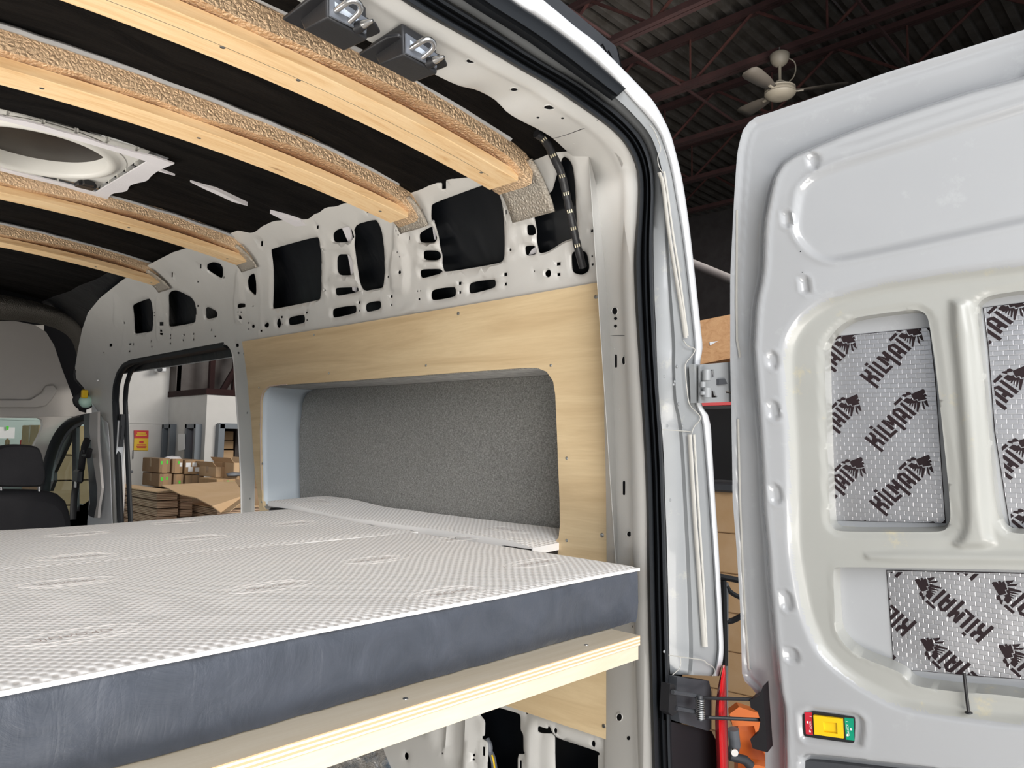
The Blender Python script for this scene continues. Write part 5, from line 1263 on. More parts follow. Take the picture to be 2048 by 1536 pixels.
# wheel arch wrapped in bubble insulation
V = []; nA, nB = 34, 20
for i in range(nA + 1):
    for j in range(nB + 1):
        q = math.pi * i / nA; y = 2.02 + .47 * math.cos(q); z = -1.32 + .52 * math.sin(q); x = 1.33 - .26 * j / nB
        w = .022 * noise.fractal(Vector((x * 7, y * 7, z * 7)), .8, 2, 3); V.append((x + w * .3, y + w * math.cos(q), z + w * math.sin(q) + CAMZ - .02 * (j / nB) ** 3))
Fc = [(i * (nB + 1) + j, i * (nB + 1) + j + 1, (i + 1) * (nB + 1) + j + 1, (i + 1) * (nB + 1) + j) for i in range(nA) for j in range(nB)]
b0 = len(V); V.append((1.07, 2.02, -1.32 + CAMZ)); Fc += [(i * (nB + 1) + nB, b0, (i + 1) * (nB + 1) + nB) for i in range(nA)]
mesh('wheel_arch_wrap', V, Fc, MT['bubble'], van, 60)
# cables inside the lower cavity
m = MB(); m.tube(smoothpoly([PW3(u, v) if False else np.array([1.36, *PX(u, v, 1.36)[1:]]) for u, v in c6([(530, 560), (570, 640), (560, 700), (600, 760), (620, 900)])], 20, 2), .008, 6); m.build('cavity_cable', MT['bumper'], van, 60)
m = MB(); m.tube(smoothpoly([np.array([1.35, *PX(u, v, 1.35)[1:]]) for u, v in c6([(590, 740), (610, 800), (625, 920)])], 12, 2), .0025, 5); m.build('cavity_cable', MT['yellow'], van, 60)

# ================================================================== WORKSHOP
HF = 6.6
m = MB(); m.box((4, 4, -.05), (40, 40, .1)); tag(m.build('floor', MT['conc']), kind='structure')
# corrugated steel deck: ribs run along x
V = []; n = 0; ys = []; y = -4.0
while y < 20: ys += [(y, 0), (y + .07, 0), (y + .085, .075), (y + .185, .075)]; y += .20
for yv_, dz in ys: V.append((1.0, yv_, HF + dz)); V.append((20.0, yv_, HF + dz))
Fc = [(2 * i, 2 * i + 1, 2 * i + 3, 2 * i + 2) for i in range(len(ys) - 1)]
tag(mesh('ceiling', V, Fc, MT['deck'], None, 10), kind='structure')
m = MB(); m.box((-7.0, 6, HF + .03), (16, 28, .05)); tag(m.build('ceiling', MT['deck']), kind='structure')
def truss(x, lb, y0=-3.0, y1=13.5, step=1.5, ph=0.0):
    r = empty('roof_joist', (x, (y0 + y1) / 2, HF), lb, 'roof joist', 'red steel roof joists')
    zt_, zb_ = CAMZ + 4.55, CAMZ + 4.0
    for s in (-.03, .03):
        m = MB(); m.box((x + s, (y0 + y1) / 2, zt_), (.05, y1 - y0, .06)); m.build('top_chord', MT['redsteel'], r)
        m = MB(); m.box((x + s, (y0 + y1) / 2, zb_), (.05, y1 - y0, .06)); m.build('bottom_chord', MT['redsteel'], r)
    y = y0 + ph
    while y < y1 - step:
        for a, b in (((y, zt_), (y + step / 2, zb_)), ((y + step / 2, zb_), (y + step, zt_)), ((y + step / 2, zb_), (y + step / 2, zt_))):
            m = MB(); m.tube([(x, a[0], a[1]), (x, b[0], b[1])], .018 if a[0] != b[0] else .012, 6); m.build('web_bar', MT['redsteel2'] if 'redsteel2' in MT else MT['redsteel'], r)
        y += step
for i, (x, lb) in enumerate(((5.7, 'red roof joist nearest the van, crossing above the van roof edge'), (7.0, 'red roof joist passing straight behind the fan canopy'), (8.3, 'red roof joist passing just below the fan canopy, behind its stem'), (9.6, 'red roof joist low behind the fan motor, mostly in the dark'), (10.9, 'farthest dark red roof joist in the gap beside the open door'))): truss(x, lb, ph=.35 * (i % 2))
for y, lb in ((2.2, 'thin red bracing bar crossing under the joists above the open door'), (4.2, 'thin red bracing bar crossing under the joists beside the van roof')):
    m = MB(); m.tube([(1.2, y, CAMZ + 4.02), (14, y, CAMZ + 4.02)], .018, 6); tag(m.build('bridging_bar', MT['redsteel']), lb, 'bracing bar', 'bracing bars under the roof')
m = MB(); m.tube([(5.2, 2.70, HF - .05), (9.6, 2.70, HF - .05)], .012, 8); tag(m.build('conduit_pipe', MT['steel'], None, 60), 'thin bright metal conduit running along the roof deck', 'pipe')
a = PZ(1385, 528, 1.5); b = PZ(1500, 575, 1.28); 
k13 = (13.02 - b[0]) / (b - a)[0] if abs((b - a)[0]) > .1 else 3
m = MB(); m.tube([a + (a - b) * .5, b + (b - a) * max(3, min(k13, 12))], .04, 12); tag(m.build('sloping_pipe', MT['redsteel2'] if False else MT['darkwall'], None, 60), 'thick grey pipe in the dark gap between van and open door', 'pipe')
# ceiling fan
fc = ray(1560, 185) * 7.35 + CAMP
fan = empty('ceiling_fan', fc, 'cream three blade ceiling fan hanging under the steel roof', 'ceiling fan')
m = MB(); m.lathe(fc, (0, 0, 1), [(-.065, .04), (-.06, .09), (-.035, .138), (-.018, .150), (-.012, .143), (-.004, .143), (.0, .150), (.02, .150), (.026, .143), (.034, .143), (.04, .148), (.055, .13), (.065, .08), (.07, .04)], 32); m.build('motor', MT['cream'], fan, 60)
m = MB(); m.lathe(fc, (0, 0, 1), [(.07, .04), (.11, .045), (.13, .016), (.30, .016)], 16); m.build('stem', MT['cream'], fan, 60)
m = MB(); m.lathe(fc + [0, 0, .27], (0, 0, 1), [(0, .03), (.03, .07), (.07, .09), (.12, .095), (.135, .08)], 24); m.build('canopy', MT['cream'], fan, 60)
m = MB(); m.tube(smoothpoly([fc + np.array(p) for p in [(.08, -.04, .38), (.16, -.10, .35), (.16, -.09, .2), (.06, -.03, .09)]], 16, 2), .007, 6); m.build('power_cable', MT['cream'], fan, 60)
m = MB(); m.tube([fc + np.array([0, 0, .40]), fc + np.array([0, 0, .47])], .008, 6); m.build('hook', MT['steel'], fan, 60)
for k, tip in enumerate([(1497, 142), (1692, 168), (1484, 226)]):
    r = ray(*tip); T = CAMP + r * ((fc[2] - CAMZ) / r[2]); d = T - fc; d[2] = 0; L = np.linalg.norm(d) / .97; d = d / np.linalg.norm(d); w = np.array([-d[1], d[0], 0]); m = MB(); V = []
    secs = [(.15, .045), (.25, .06), (.45, .085), (.8, .10), (.92, .09), (.97, .05)]
    for s, hw in secs:
        s = .15 + (s - .15) * (L - .15) / .82 if L > .3 else s; hw = hw * .85
        tw = .22
        for q in (-1, 1): V.append(fc + d * s + w * hw * q + np.array([0, 0, hw * q * tw + .0]))
    o = mesh('blade', V, [(2 * i, 2 * i + 1, 2 * i + 3, 2 * i + 2) for i in range(len(secs) - 1)], MT['bladem'] if 'bladem' in MT else MT['cream'], fan, 60); solidify(o, .006)
    m = MB(); m.tube([fc + d * .1, fc + d * .22], .015, 6); m.build('blade_arm', MT['cream'], fan)
# right and front dark walls
m = MB(); m.box((13.1, 4, 3.3), (.1, 24, 6.6)); tag(m.build('wall_right', MT['darkwall'] if 'darkwall' in MT else MT['deck']), kind='structure')
# front wall behind the cab, pale ribbed panels and white steelwork
m = MB(); m.box((-3.0, 15.0, 3.3), (14.0, .1, 6.6)); tag(m.build('wall_front', MT['palewall'] if 'palewall' in MT else MT['wallp']), kind='structure')
for i, (za, zb2, y) in enumerate([(2.15, 2.10, 13.5), (2.45, 2.35, 13.0), (2.75, 2.75, 13.8)]):
    m = MB(); m.tube([(-4, y, za), (4, y, zb2)], .05, 6); tag(m.build('steel_tube', MT['palewall'] if 'palewall' in MT else MT['body']), ('lowest white steel tube crossing beyond the windscreen', 'middle white steel tube crossing beyond the windscreen', 'highest white steel tube beyond the windscreen')[i], 'steel tube', 'white tubes beyond the windscreen')
# office block seen through the sliding doorway
XO, YO, YW = 3.66, 8.44, 9.55
ZBAND = CAMZ + .5

def boxes(name, mat, L):
    m = MB()
    for (x0, x1, y0, y1, z0, z1) in L: m.box(((x0 + x1) / 2, (y0 + y1) / 2, (z0 + z1) / 2), (abs(x1 - x0), abs(y1 - y0), abs(z1 - z0)))
    return tag(m.build(name, MT[mat]), kind='structure')
xl = PY(337.5, 800, YW)[0]; XO = PY(414, 800, YO)[0]
boxes('wall_left', 'wallp', [(-1.0, XO, YW, YW + .1, 0, HF)])
boxes('trim_1', 'wallp', [(1.4, XO - .02, YW - .012, YW, CAMZ + .158, CAMZ + .172)])
def yo(u): return PX(u, 850, XO)[1]
ztop = PX(395, 849, XO)[2]
a0, a1 = yo(353), YW - .02; b0_, b1_ = yo(404), yo(383)
boxes('wall_office_side', 'wallp', [(XO, XO + .1, YO, b0_, 0, ZBAND), (XO, XO + .1, b1_, a0, 0, ZBAND), (XO, XO + .1, b0_, b1_, ztop, ZBAND), (XO, XO + .1, a0, YW, ztop, ZBAND)])
xd0 = PY(434, 850, YO)[0]; xd1 = xd0 + 1.2; ztop2 = PY(460, 849, YO)[2]
boxes('wall_office_front', 'wallp', [(XO + .1, xd0, YO, YO + .1, 0, ZBAND), (xd1, 13, YO, YO + .1, 0, ZBAND), (xd0, xd1, YO, YO + .1, ztop2, ZBAND)])
for nm, (q0, q1) in (('door_1', (a0, a1)), ('door_2', (b0_, b1_))):
    m = MB(); m.box((XO - .01, q0 + .02, ztop / 2), (.13, .05, ztop)); m.box((XO - .01, q1 - .02, ztop / 2), (.13, .05, ztop)); m.box((XO - .01, (q0 + q1) / 2, ztop - .02), (.13, q1 - q0, .05))
    if nm == 'door_2': m.box((XO + .05, (q0 + q1) / 2, ztop / 2), (.03, q1 - q0, ztop))
    tag(m.build(nm, MT['door_grey']), kind='structure')
m = MB(); m.box((xd0 + .02, YO - .02, ztop2 / 2), (.07, .14, ztop2)); m.box((xd1, YO - .02, ztop2 / 2), (.07, .14, ztop2)); m.box(((xd0 + xd1) / 2, YO - .02, ztop2 - .02), (xd1 - xd0, .14, .06)); tag(m.build('door_3', MT['door_grey']), kind='structure')
boxes('wall_store_room', 'deck', [(XO + .12, 13, YO + 2.0, YO + 2.05, 0, 2.4), (xd1 + 1.0, xd1 + 1.05, YO + .1, YO + 2, 0, 2.4)])
boxes('wall_corridor', 'mezz', [(XO + .11, XO + .6, YW - .02, YW, 0, 2.3), (XO + .6, XO + .65, b1_ + .1, YW, 0, 2.3)])
boxes('ceiling_office', 'deck', [(XO + .1, 13, YO + .1, YO + 3, ZBAND - .05, ZBAND - .01)])
boxes('trim_2', 'redsteel', [(XO - .02, 13, YO - .02, YO + 1.2, ZBAND, ZBAND + .07)])
boxes('wall_mezzanine', 'mezz', [(XO, 13, YO + .9, YO + .95, ZBAND + .07, HF), (XO - .01, XO + .05, YO + .9, YW, ZBAND + .07, HF)])
for k in range(2):
    x = XO + .30 + k * .30
    m = MB(); m.box((x, YO + .6, ZBAND + .07 + 1.25), (.06, .06, 2.5)); tag(m.build('mezzanine_post', MT['redsteel']), ('dark red post above the office wall, left of the diagonal brace', 'dark red post above the office wall, behind the diagonal brace')[k], 'post', 'posts above the office')
m = MB(); m.tube([(XO + .4, YO + .5, ZBAND + .08), (XO + 1.2, YO + .5, ZBAND + 1.6)], .04, 6); tag(m.build('diagonal_brace', MT['redsteel']), 'dark red diagonal brace above the office wall', 'brace')
# sign, poster, camera, handle
def card(name, P, y, mat, label, cat, dep=.006, axis='y'):
    o = prismY(P, y, dep, name, mat, None) if axis == 'y' else prismX(P, y, dep, name, mat, None)
    return tag(o, label, cat)
sg = empty('wall_sign', PY(282, 880, YW - .02), 'red and yellow safety sign on the white workshop wall', 'sign')
c2 = lambda P: [(200 + x * .2475, 680 + y * .2475) for x, y in P]
prismY(c2([(276, 730), (393, 732), (391, 795), (278, 795)]), YW - .02, .01, 'red_half', MT['signred'], sg); prismY(c2([(278, 795), (391, 795), (388, 893), (274, 890)]), YW - .02, .01, 'yellow_half', MT['signyellow'], sg)
for (x0, x1, y, hh, mt) in [(300, 370, 752, 5, 'signyellow'), (290, 378, 768, 5, 'signyellow'), (318, 352, 826, 9, 'signred'), (300, 372, 846, 3, 'signred'), (296, 376, 858, 3, 'signred'), (300, 370, 870, 3, 'signred')]:
    prismY(c2([(x0, y - hh), (x1, y - hh), (x1, y + hh), (x0, y + hh)]), YW - .024, .003, 'sign_text_line', MT[mt], sg)
prismY(c2([(268, 890), (272, 890), (270, 960), (264, 960)]), YW - .02, .008, 'hanging_cord', MT['dgrey'], sg)
card('poster', c2([(632, 757), (686, 758), (684, 884), (636, 896), (628, 880)]), XO - .09, MT['paper'], 'white poster hanging between the two office doors', 'poster', axis='x')
card('poster', c2([(748, 745), (808, 748), (802, 900), (752, 902)]), XO + .03, MT['signred'], 'red and yellow notice on the second office door', 'poster', axis='x')
cm = empty('security_camera', PY(320, 738, YW - .1), 'small security camera high on the white wall', 'camera')
m = MB(); m.box(PY(321, 738, YW - .15), (.10, .12, .07), bev=.01); m.build('camera_body', MT['paper'], cm); m = MB(); m.lathe(PY(319, 739, YW - .22), (-.2, -1, -.1), [(0, .03), (.03, .03)], 12); m.build('lens', MT['black'], cm); m = MB(); m.tube([PY(330, 735, YW - .1), PY(338, 733, YW)], .015, 6); m.build('bracket', MT['paper'], cm)
m = MB(); m.box(PY(254, 943.5, YW - .06), (.13, .05, .03), bev=.01); tag(m.build('door_handle', MT['bumper']), 'dark lever handle on the white wall door', 'handle')

# boxes ------------------------------------------------------------
def carton(c, d, rz, label, group=None, mat='card', tape=True, stickers=(), flaps=False, name='cardboard_box'):
    r = empty(name, c, label, 'box', group); R = np.array([[math.cos(rz), -math.sin(rz), 0], [math.sin(rz), math.cos(rz), 0], [0, 0, 1]]); c = np.array(c, float)
    m = MB(); m.box(c + [0, 0, d[2] / 2], d, R, bev=.006); m.build('carton', MT[mat], r)
    if tape:
        m = MB(); m.box(c + [0, 0, d[2] + .0005], (d[0] * 1.0, .05, .001), R); m.box(c + R @ np.array([-d[0] / 2 - .0006, 0, d[2] * .7]), (.001, .05, d[2] * .6), R); m.box(c + R @ np.array([0, -d[1] / 2 - .0006, d[2] / 2]), (.05, .001, d[2]), R); m.build('packing_tape', MT['tape'], r)
    for k, (sx, sz, w, h, mt) in enumerate(stickers):
        m = MB(); m.box(c + R @ np.array([sx * d[0], -d[1] / 2 - .002, sz * d[2]]), (w, .002, h), R); m.build('sticker', MT[mt], r)
    if flaps:
        for sgn in (-1, 1):
            m = MB(); a = c + R @ np.array([sgn * d[0] / 2, 0, d[2]]); b = a + R @ np.array([sgn * .04, 0, .05]); e = R @ np.array([0, d[1] / 2, 0]); m.prism([a - e, a + e, b + e, b - e], R @ np.array([.004, 0, 0])); m.build('open_flap', MT['cardlight'], r)
    return r
# stack right behind the van, between body and open door
pB = ray(1452, 1000); sB = 3.9; cx_, cy_ = pB[0] * sB, pB[1] * sB
vs = [980, 1063, 1141, 1216, 1290, 1366]
lab = ['taped cardboard box on top of the stack seen between van and open door', 'second box from the top of the stack between van and door', 'third box down, behind the black metal arms', 'fourth box down the stack between van and door', 'fifth box down the stack, behind the grey pole', 'box low in the stack above the orange pallet truck']
zz = [CAMZ + (ray(1452, v) * sB)[2] for v in vs]
for i in range(6):
    z0 = zz[i + 1] if i < 5 else 0.02 + 0; z1 = zz[i]
    if i == 5: z0 = z1 - .21
    carton((cx_ + .18, cy_ + .1, z0 + .001), (.50, .55, z1 - z0 - .003), .12, lab[i], 'boxes stacked between van and door', 'card')
zl = zz[5] - .21; i = 0
while zl > .25: carton((cx_ + .2, cy_ + .12, zl - .212), (.52, .55, .208), .10, 'plain box, %s below the taped ones behind the rear door' % ('first', 'second', 'third', 'fourth')[min(3, int((zz[5] - .21 - zl) / .2))], 'boxes stacked between van and door', 'card2', tape=False); zl -= .212
m = MB(); m.box((cx_ + .2, cy_ + .12, zl / 2 - .003), (.9, .8, max(.02, zl - .008))); tag(m.build('pallet', MT['osb']), 'wooden pallet under the stack of boxes behind the door', 'pallet')
m = MB(); c = CAMP + ray(1450, 972) * 3.86; m.box(c + [.1, .05, .0 - .005], (.30, .25, .05), bev=.01); tag(m.build('metal_bracket', MT['dgrey']), 'grey metal fitting lying on the topmost box behind the van', 'fitting')
# plywood crate on the racking
pa = CAMP + ray(1395, 642) * 3.8; pb_ = CAMP + ray(1480, 625) * 3.8; dd = nrm(pb_ - pa); lo_ = CAMP + ray(1395, 730) * 3.8
m = MB(); m.prism([pa - dd * .4, pb_ + dd * .5, pb_ + dd * .5 - [0, 0, pa[2] - lo_[2]], lo_ - dd * .4], (.5, .5, 0)); tag(fixn(m.build('plywood_crate', MT['osb'])), 'orange plywood crate high up between van body and open rear door', 'crate')
m = MB(); c = CAMP + ray(1430, 706) * 3.79; m.prism([CAMP + ray(u, v) * 3.785 for u, v in [(1419, 690), (1434, 684), (1419, 684)][:0] or [(1419, 684), (1436, 682), (1420, 691)]], (.003, .003, 0)); tag(m.build('torn_label', MT['paper']), 'torn white label on the orange plywood crate', 'label')
for nm, v0, v1, mt, lb in (('rack_beam', 800, 812, 'signred', 'red racking beam behind the door hinge'), ):
    A_ = CAMP + ray(1395, v0) * 3.8; B_ = CAMP + ray(1480, v0 - 3) * 3.8; d_ = nrm(B_ - A_); h_ = (CAMP + ray(1395, v1) * 3.8)[2] - A_[2]
    m = MB(); m.prism([A_ - d_ * 1.0, B_ + d_ * 1.2, B_ + d_ * 1.2 + [0, 0, h_], A_ - d_ * 1.0 + [0, 0, h_]], (.05, .05, 0)); tag(fixn(m.build(nm, MT[mt])), lb, 'beam')
c = CAMP + ray(1440, 875) * 4.6; m = MB(); m.box((c[0] + .4, c[1] + .3, (c[2] + .2) / 2), (.8, 2.4, c[2] + .2), bev=.02); tag(m.build('dark_cabinet', MT['black']), 'large black object behind the van under the red beam', 'cabinet')  # plain black box filling the area under the red beam
m = MB(); cc_ = CAMP + ray(1433, 864) * 4.1; m.box((c[0] - .006, c[1] - .55, cc_[2]), (.012, .12, .012)); m.build('pale_handle', MT['paper'], bpy.data.objects['dark_cabinet'])  # pale strip painted in as a lit edge
# black trolley frame
trol = empty('hand_trolley', CAMP + ray(1452, 1300) * 2.3, 'grey and black upright trolley post between the tail lamp and the door', 'trolley')
P_ = lambda u, v, s=2.3: CAMP + ray(u, v) * s
m = MB(); m.tube([P_(1453, 1165), P_(1452, 1480), P_(1452, 2100)], .007, 6); m.build('upright', MT['galv'] if 'galv' in MT else MT['steel'], trol)
m = MB(); m.tube([P_(1440, 1153), P_(1490, 1163)], .010, 6); m.build('top_arm', MT['black'], trol)
m = MB(); m.tube(smoothpoly([P_(1453, 1172), P_(1460, 1185), P_(1490, 1200)], 10, 1), .008, 6); m.build('curved_arm', MT['black'], trol)
m = MB(); m.tube(smoothpoly([P_(1454, 1243), P_(1465, 1242), P_(1490, 1228)], 10, 1), .009, 6); m.build('curved_arm', MT['black'], trol)
m = MB(); m.tube([P_(1447, 1160), P_(1450, 1330)], .010, 6); m.build('back_plate', MT['black'], trol)
# orange pallet truck
jk = empty('pallet_truck', CAMP + ray(1490, 1480) * 2.6, 'orange pallet truck low behind the open rear door', 'pallet truck')
Q = lambda u, v, s=2.6: CAMP + ray(u, v) * s
def pq(P, s, ext, name, mat):
    m = MB(); m.prism([Q(u, v, s) for u, v in P], ext); return fixn(m.build(name, mat, jk))
pq([(1459, 1428), (1478, 1414), (1522, 1428), (1528, 1440), (1522, 1456), (1548, 1500), (1548, 1540), (1518, 1490), (1508, 1452), (1465, 1452), (1464, 1445)], 2.6, (.04, .03, 0), 'orange_frame', MT['orange'])
pq([(1476, 1452), (1508, 1452), (1545, 1530), (1545, 1700), (1476, 1700)], 2.66, (.03, .03, 0), 'inner_panel', MT['orangedk'] if 'orangedk' in MT else MT['orange'])
pq([(1498, 1528), (1548, 1536), (1548, 1620), (1490, 1620)], 2.5, (.04, .03, 0), 'fork', MT['orange'])
m = MB(); m.tube([Q(1466, 1458, 2.55), Q(1470, 1490, 2.55), Q(1464, 1510, 2.55)], .020, 8); m.build('hydraulic_pump', MT['bumper'], jk, 60)
m = MB(); m.tube([Q(1460, 1512, 2.5), Q(1490, 1520, 2.5), Q(1502, 1532, 2.5)], .016, 8); m.build('lever_arm', MT['dgrey'], jk, 60)
m = MB(); m.lathe(Q(1468, 1503, 2.48), (-.7, -.6, 0), [(0, .012), (.012, .012)], 10); m.build('bolt', MT['steel'], jk, 60)

# boxes in front of the office
def at(u, v, y): return PY(u, v, y)
yB = 7.6
def bx(u0, u1, v0, v1, y, dep, lab, grp, mat='card2', st=(), **k):
    a = at(u0, v1, y); b = at(u1, v0, y); return carton(((a[0] + b[0]) / 2, y + dep / 2, a[2]), (b[0] - a[0] - .005, dep, b[2] - a[2] - .004), 0, lab, grp, mat, stickers=st, **k)
g_ = 'boxes piled in front of the office doors'
bx(317, 342, 916, 946, yB, .45, 'dark box with green stickers, top left of the office pile', g_, st=((-.3, .7, .018, .035, 'green'), (.2, .75, .018, .035, 'green')))
bx(343, 367, 917, 947, yB, .45, 'box with a small green tag in the middle of the office pile', g_, st=((.1, .75, .016, .03, 'green'), (.3, .6, .025, .04, 'paper')))
bx(368, 409, 919, 949, yB, .45, 'box with four white paper labels at right of the office pile', g_, st=((-.32, .66, .05, .045, 'paper'), (0, .68, .045, .04, 'paper'), (-.2, .36, .045, .045, 'paper'), (.15, .34, .042, .042, 'paper')))
bx(317, 345, 946.5, 974, yB - .02, .45, 'lower left box with green tags in the office pile', g_, st=((-.3, .6, .022, .035, 'green'), (.1, .65, .018, .03, 'green')))
bx(346, 368, 947.5, 975, yB - .02, .45, 'lower middle box in the office pile, under the tagged one', g_, st=((.1, .4, .018, .03, 'green'),))
bx(369, 409, 949.5, 975, yB - .02, .45, 'lower right box in the office pile, mostly hidden', g_)
m = MB(); c = at(362, 975, yB); m.box((c[0], yB + .22, c[2] / 2 - .004), (.62, .5, c[2] - .012)); tag(m.build('work_bench', MT['card2']), 'bench carrying the box pile in front of the office', 'bench')
def wrap(u, v, y, r, label, mt='fleece'):
    c = at(u, v, y); m = MB(); V = []
    for i in range(9):
        for j in range(14):
            th = math.pi * i / 8; ph = 2 * math.pi * j / 14; w = 1 + .3 * noise.noise(Vector((i, j, r * 9))); V.append(c + np.array([r * 1.8 * math.sin(th) * math.cos(ph), r * math.sin(th) * math.sin(ph), r * .5 * math.cos(th)]) * w)
    Fc = [(i * 14 + j, i * 14 + (j + 1) % 14, (i + 1) * 14 + (j + 1) % 14, (i + 1) * 14 + j) for i in range(8) for j in range(14)]
    return tag(mesh('plastic_film', V, Fc, MT[mt], None, 60), label, 'plastic film')
wrap(345, 917, yB + .1, .05, 'crumpled clear plastic film on the pile of boxes by the office')
# open boxes right of the pile and cartons in the store room doorway
bx(431, 462, 933, 955, 7.2, .4, 'open light cardboard box at the store room doorway', 'open boxes by the store room', 'cardlight', flaps=True)
bx(466, 500, 925, 960, 7.0, .45, 'open light box at the edge of the doorway frame', 'open boxes by the store room', 'cardlight', flaps=True)
bx(432, 472, 957, 975, 6.9, .4, 'low box with green stickers under the open boxes', 'open boxes by the store room', 'card', st=((.1, .6, .018, .032, 'green'), (.3, .55, .018, .032, 'green')))
wrap(468, 949, 6.95, .045, 'grey plastic bags heaped on the open boxes', 'bumper')
m = MB(); c = at(455, 976, 6.9); m.box((c[0] + .08, 7.12, c[2] / 2 - .006), (.55, .5, c[2] - .015)); tag(m.build('work_bench', MT['card2']), 'bench under the open boxes by the store room', 'bench')
for k, (v0, v1, lb) in enumerate([(862, 880, 'top carton on the shelf inside the store room'), (881, 898, 'middle carton on the shelf inside the store room'), (900, 929, 'big bottom carton inside the store room doorway')]):
    bx(436, 468, v0, v1, YO + .5, .4, lb, 'cartons in the store room', 'card', tape=False)
m = MB(); c = at(450, 930, YO + .5); m.box((c[0], YO + .7, c[2] / 2 - .005), (1.0, .6, c[2] - .01)); tag(m.build('store_shelf', MT['card2']), 'low shelf inside the store room doorway', 'shelf')

# bundles of flat cardboard close outside the sliding doorway
MT['layers'] = m_ = new_mat('cardboard_layers', (.5, .33, .2), .85); k = NT(m_)
w = k.n('ShaderNodeTexWave', bands_direction='Z'); w.inputs['Scale'].default_value = 28; w.inputs['Distortion'].default_value = .6; w.inputs['Detail'].default_value = 3; k.l(k.mp((1, 1, 1)), w.inputs['Vector'])
k.col(k.ramp(w.outputs[0], [(.25, (.30, .18, .11)), (.6, (.60, .42, .29)), (.9, (.66, .48, .34))])); k.bump(w.outputs[0], .5, .01)
def bundle(u0, u1, vt, y, dep, label, seed=0, xin=None):
    a = at(u0, vt, y); b = at(u1, vt, y); z1 = a[2]; r = empty('flat_cardboard_bundle', (a[0], y, 0), label, 'cardboard', 'bundles of flattened cartons', None)
    nl = 26; rr = random.Random(seed); h = (z1 - .15) / nl
    m = MB()
    for i in range(nl):
        dx = rr.uniform(-.006, .006); dy = rr.uniform(-.012, .012); m.box(((a[0] + b[0]) / 2 + dx, y + dep / 2 + dy, .15 + h * (i + .5)), (b[0] - a[0], dep, h * .86))
    o = m.build('cardboard_layer', MT['layers'], r); o['kind'] = 'stuff'
    m = MB(); m.box(((a[0] + b[0]) / 2, y + dep / 2, .075), (b[0] - a[0], dep, .14)); m.build('pallet_base', MT['osb'], r)
    m = MB(); m.box(((a[0] + b[0]) / 2, y + dep / 2, z1 + .003), (b[0] - a[0], dep, .006)); m.build('top_sheet', MT['cardlight'], r)
    return r
bundle(315, 356, 986, 5.3, 1.4, 'tall bundle of flat cartons just outside the sliding doorway', 1)
bundle(362, 386, 989, 5.35, 1.2, 'narrow bundle of flat cartons behind the strapped one', 2)
bundle(436, 520, 1018, 5.0, .9, 'bundle of flat cartons under the large loose sheet', 3)
def loose(P, z, label, wav=.01, mat='cardlight'):
    V3 = [PZ(u, v, z + dz) for u, v, dz in P]; m = MB(); m.prism(V3, (0, 0, -.006)); o = fixn(m.build('cardboard_sheet', MT[mat])); return tag(o, label, 'cardboard sheet')
loose([(322, 970, .03), (360, 968, .02), (400, 966, 0), (470, 962, 0), (490, 990, -.02), (488, 1000, -.03), (460, 1022, -.08), (442, 1025, -.10), (425, 1012, -.06), (392, 995, -.03), (360, 988, -.01)], -.355, 'large bent cardboard sheet lying over the flat carton bundles')
loose([(250, 980, 0), (278, 978, 0), (322, 981, 0), (352, 983, 0), (314, 989, 0), (290, 984, 0)], -.40, 'brown sheet on the left end of the carton bundles', mat='card')

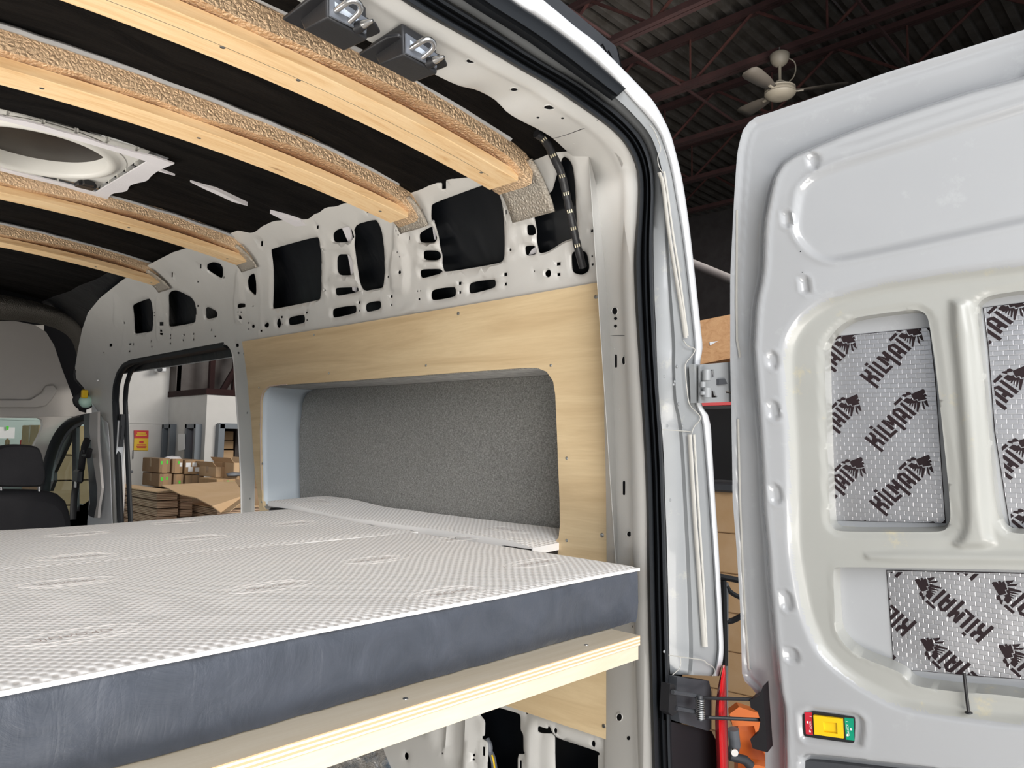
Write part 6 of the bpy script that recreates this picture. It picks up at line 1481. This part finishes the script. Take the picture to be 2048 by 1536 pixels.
# cardboard seen through the passenger window, things on the dash, yard objects beyond the windscreen
xs_, ys_ = PX(128, 930, 2.6)[:2]
for k, (v0, v1, lb) in enumerate([(850, 909, 'brown carton at the top, seen through the passenger window'), (910, 960, 'wide taped carton, second down through the passenger window'), (961, 1010, 'third carton down, seen through the passenger window'), (1011, 1060, 'lowest carton seen through the passenger window')]):
    r0 = PY(128, v0, 8.0); r1 = PY(128, v1, 8.0)
    carton((r0[0] + .10, 8.3, r1[2]), (.62, .6, r0[2] - r1[2] - .006), 0, lb, 'cartons beyond the passenger window', 'card2' if k else 'card')
zlo = PY(128, 1060, 8.0)[2]
m = MB(); m.box((PY(128, 900, 8)[0] + .10, 8.3, zlo / 2 - .004), (.66, .62, zlo - .012)); tag(m.build('pallet', MT['osb']), 'pallet under the cartons beyond the passenger window', 'pallet')
ws = prismY([(-300, 836), (80, 836), (88, 846), (84, 868), (66, 910), (-300, 910)], 5.9, .004, 'windscreen', MT['glass'], van)
tag(prismY([(-40, 853), (30, 855), (29, 877), (-40, 876)], 5.86, .002, 'paper_note', MT['paper'], None), 'white paper note stuck inside the windscreen', 'paper')
tag(prismY([(12, 852), (18, 853), (17, 860), (13, 860)], 5.85, .002, 'green_tag', MT['green'], None), 'small green sticker above the paper note', 'sticker')
for i, (u, mt, lb) in enumerate([(44, 'signred', 'red topped can on the ledge beyond the windscreen'), (58, 'navy', 'blue bottle on the ledge beyond the windscreen'), (67, 'paper', 'white bottle on the ledge, right of the blue one'), (14, 'tape', 'brown bottle on the ledge behind the headrest')]):
    c = PY(u, 893, 9.0); m = MB(); m.lathe(c, (0, 0, 1), [(0, .022), (.06, .022), (.075, .010), (.09, .009)], 12); tag(m.build('bottle', MT[mt], None, 60), lb, 'bottle', 'bottles on the ledge')
c = PY(30, 893, 9.0); m = MB(); m.box((c[0] + 0, 9.05, c[2] / 2 - .002), (1.6, .4, c[2] - .006)); tag(m.build('ledge', MT['palewall'] if 'palewall' in MT else MT['wallp']), 'pale ledge beyond the windscreen carrying bottles', 'ledge')

# tufts of white fleece showing in the openings of the side wall
for P in ([(468, 266), (506, 257), (521, 343), (502, 343), (484, 302)], [(498, 402), (522, 398), (541, 598), (524, 590), (512, 470)], [(1440, 385), (1460, 368), (1470, 398), (1425, 412)], [(930, 228), (936, 230), (944, 330), (938, 300)], [(975, 500), (990, 492), (1040, 500), (1000, 506)]):
    q3 = []
    for y_, z_ in wpx(c5(P), .018): q3.append((float(WX(z_)) + .018, y_, z_ + CAMZ))
    m = MB(); m.prism(q3, (.006, 0, 0)); m.build('fleece_tuft', MT['fleece'], van)
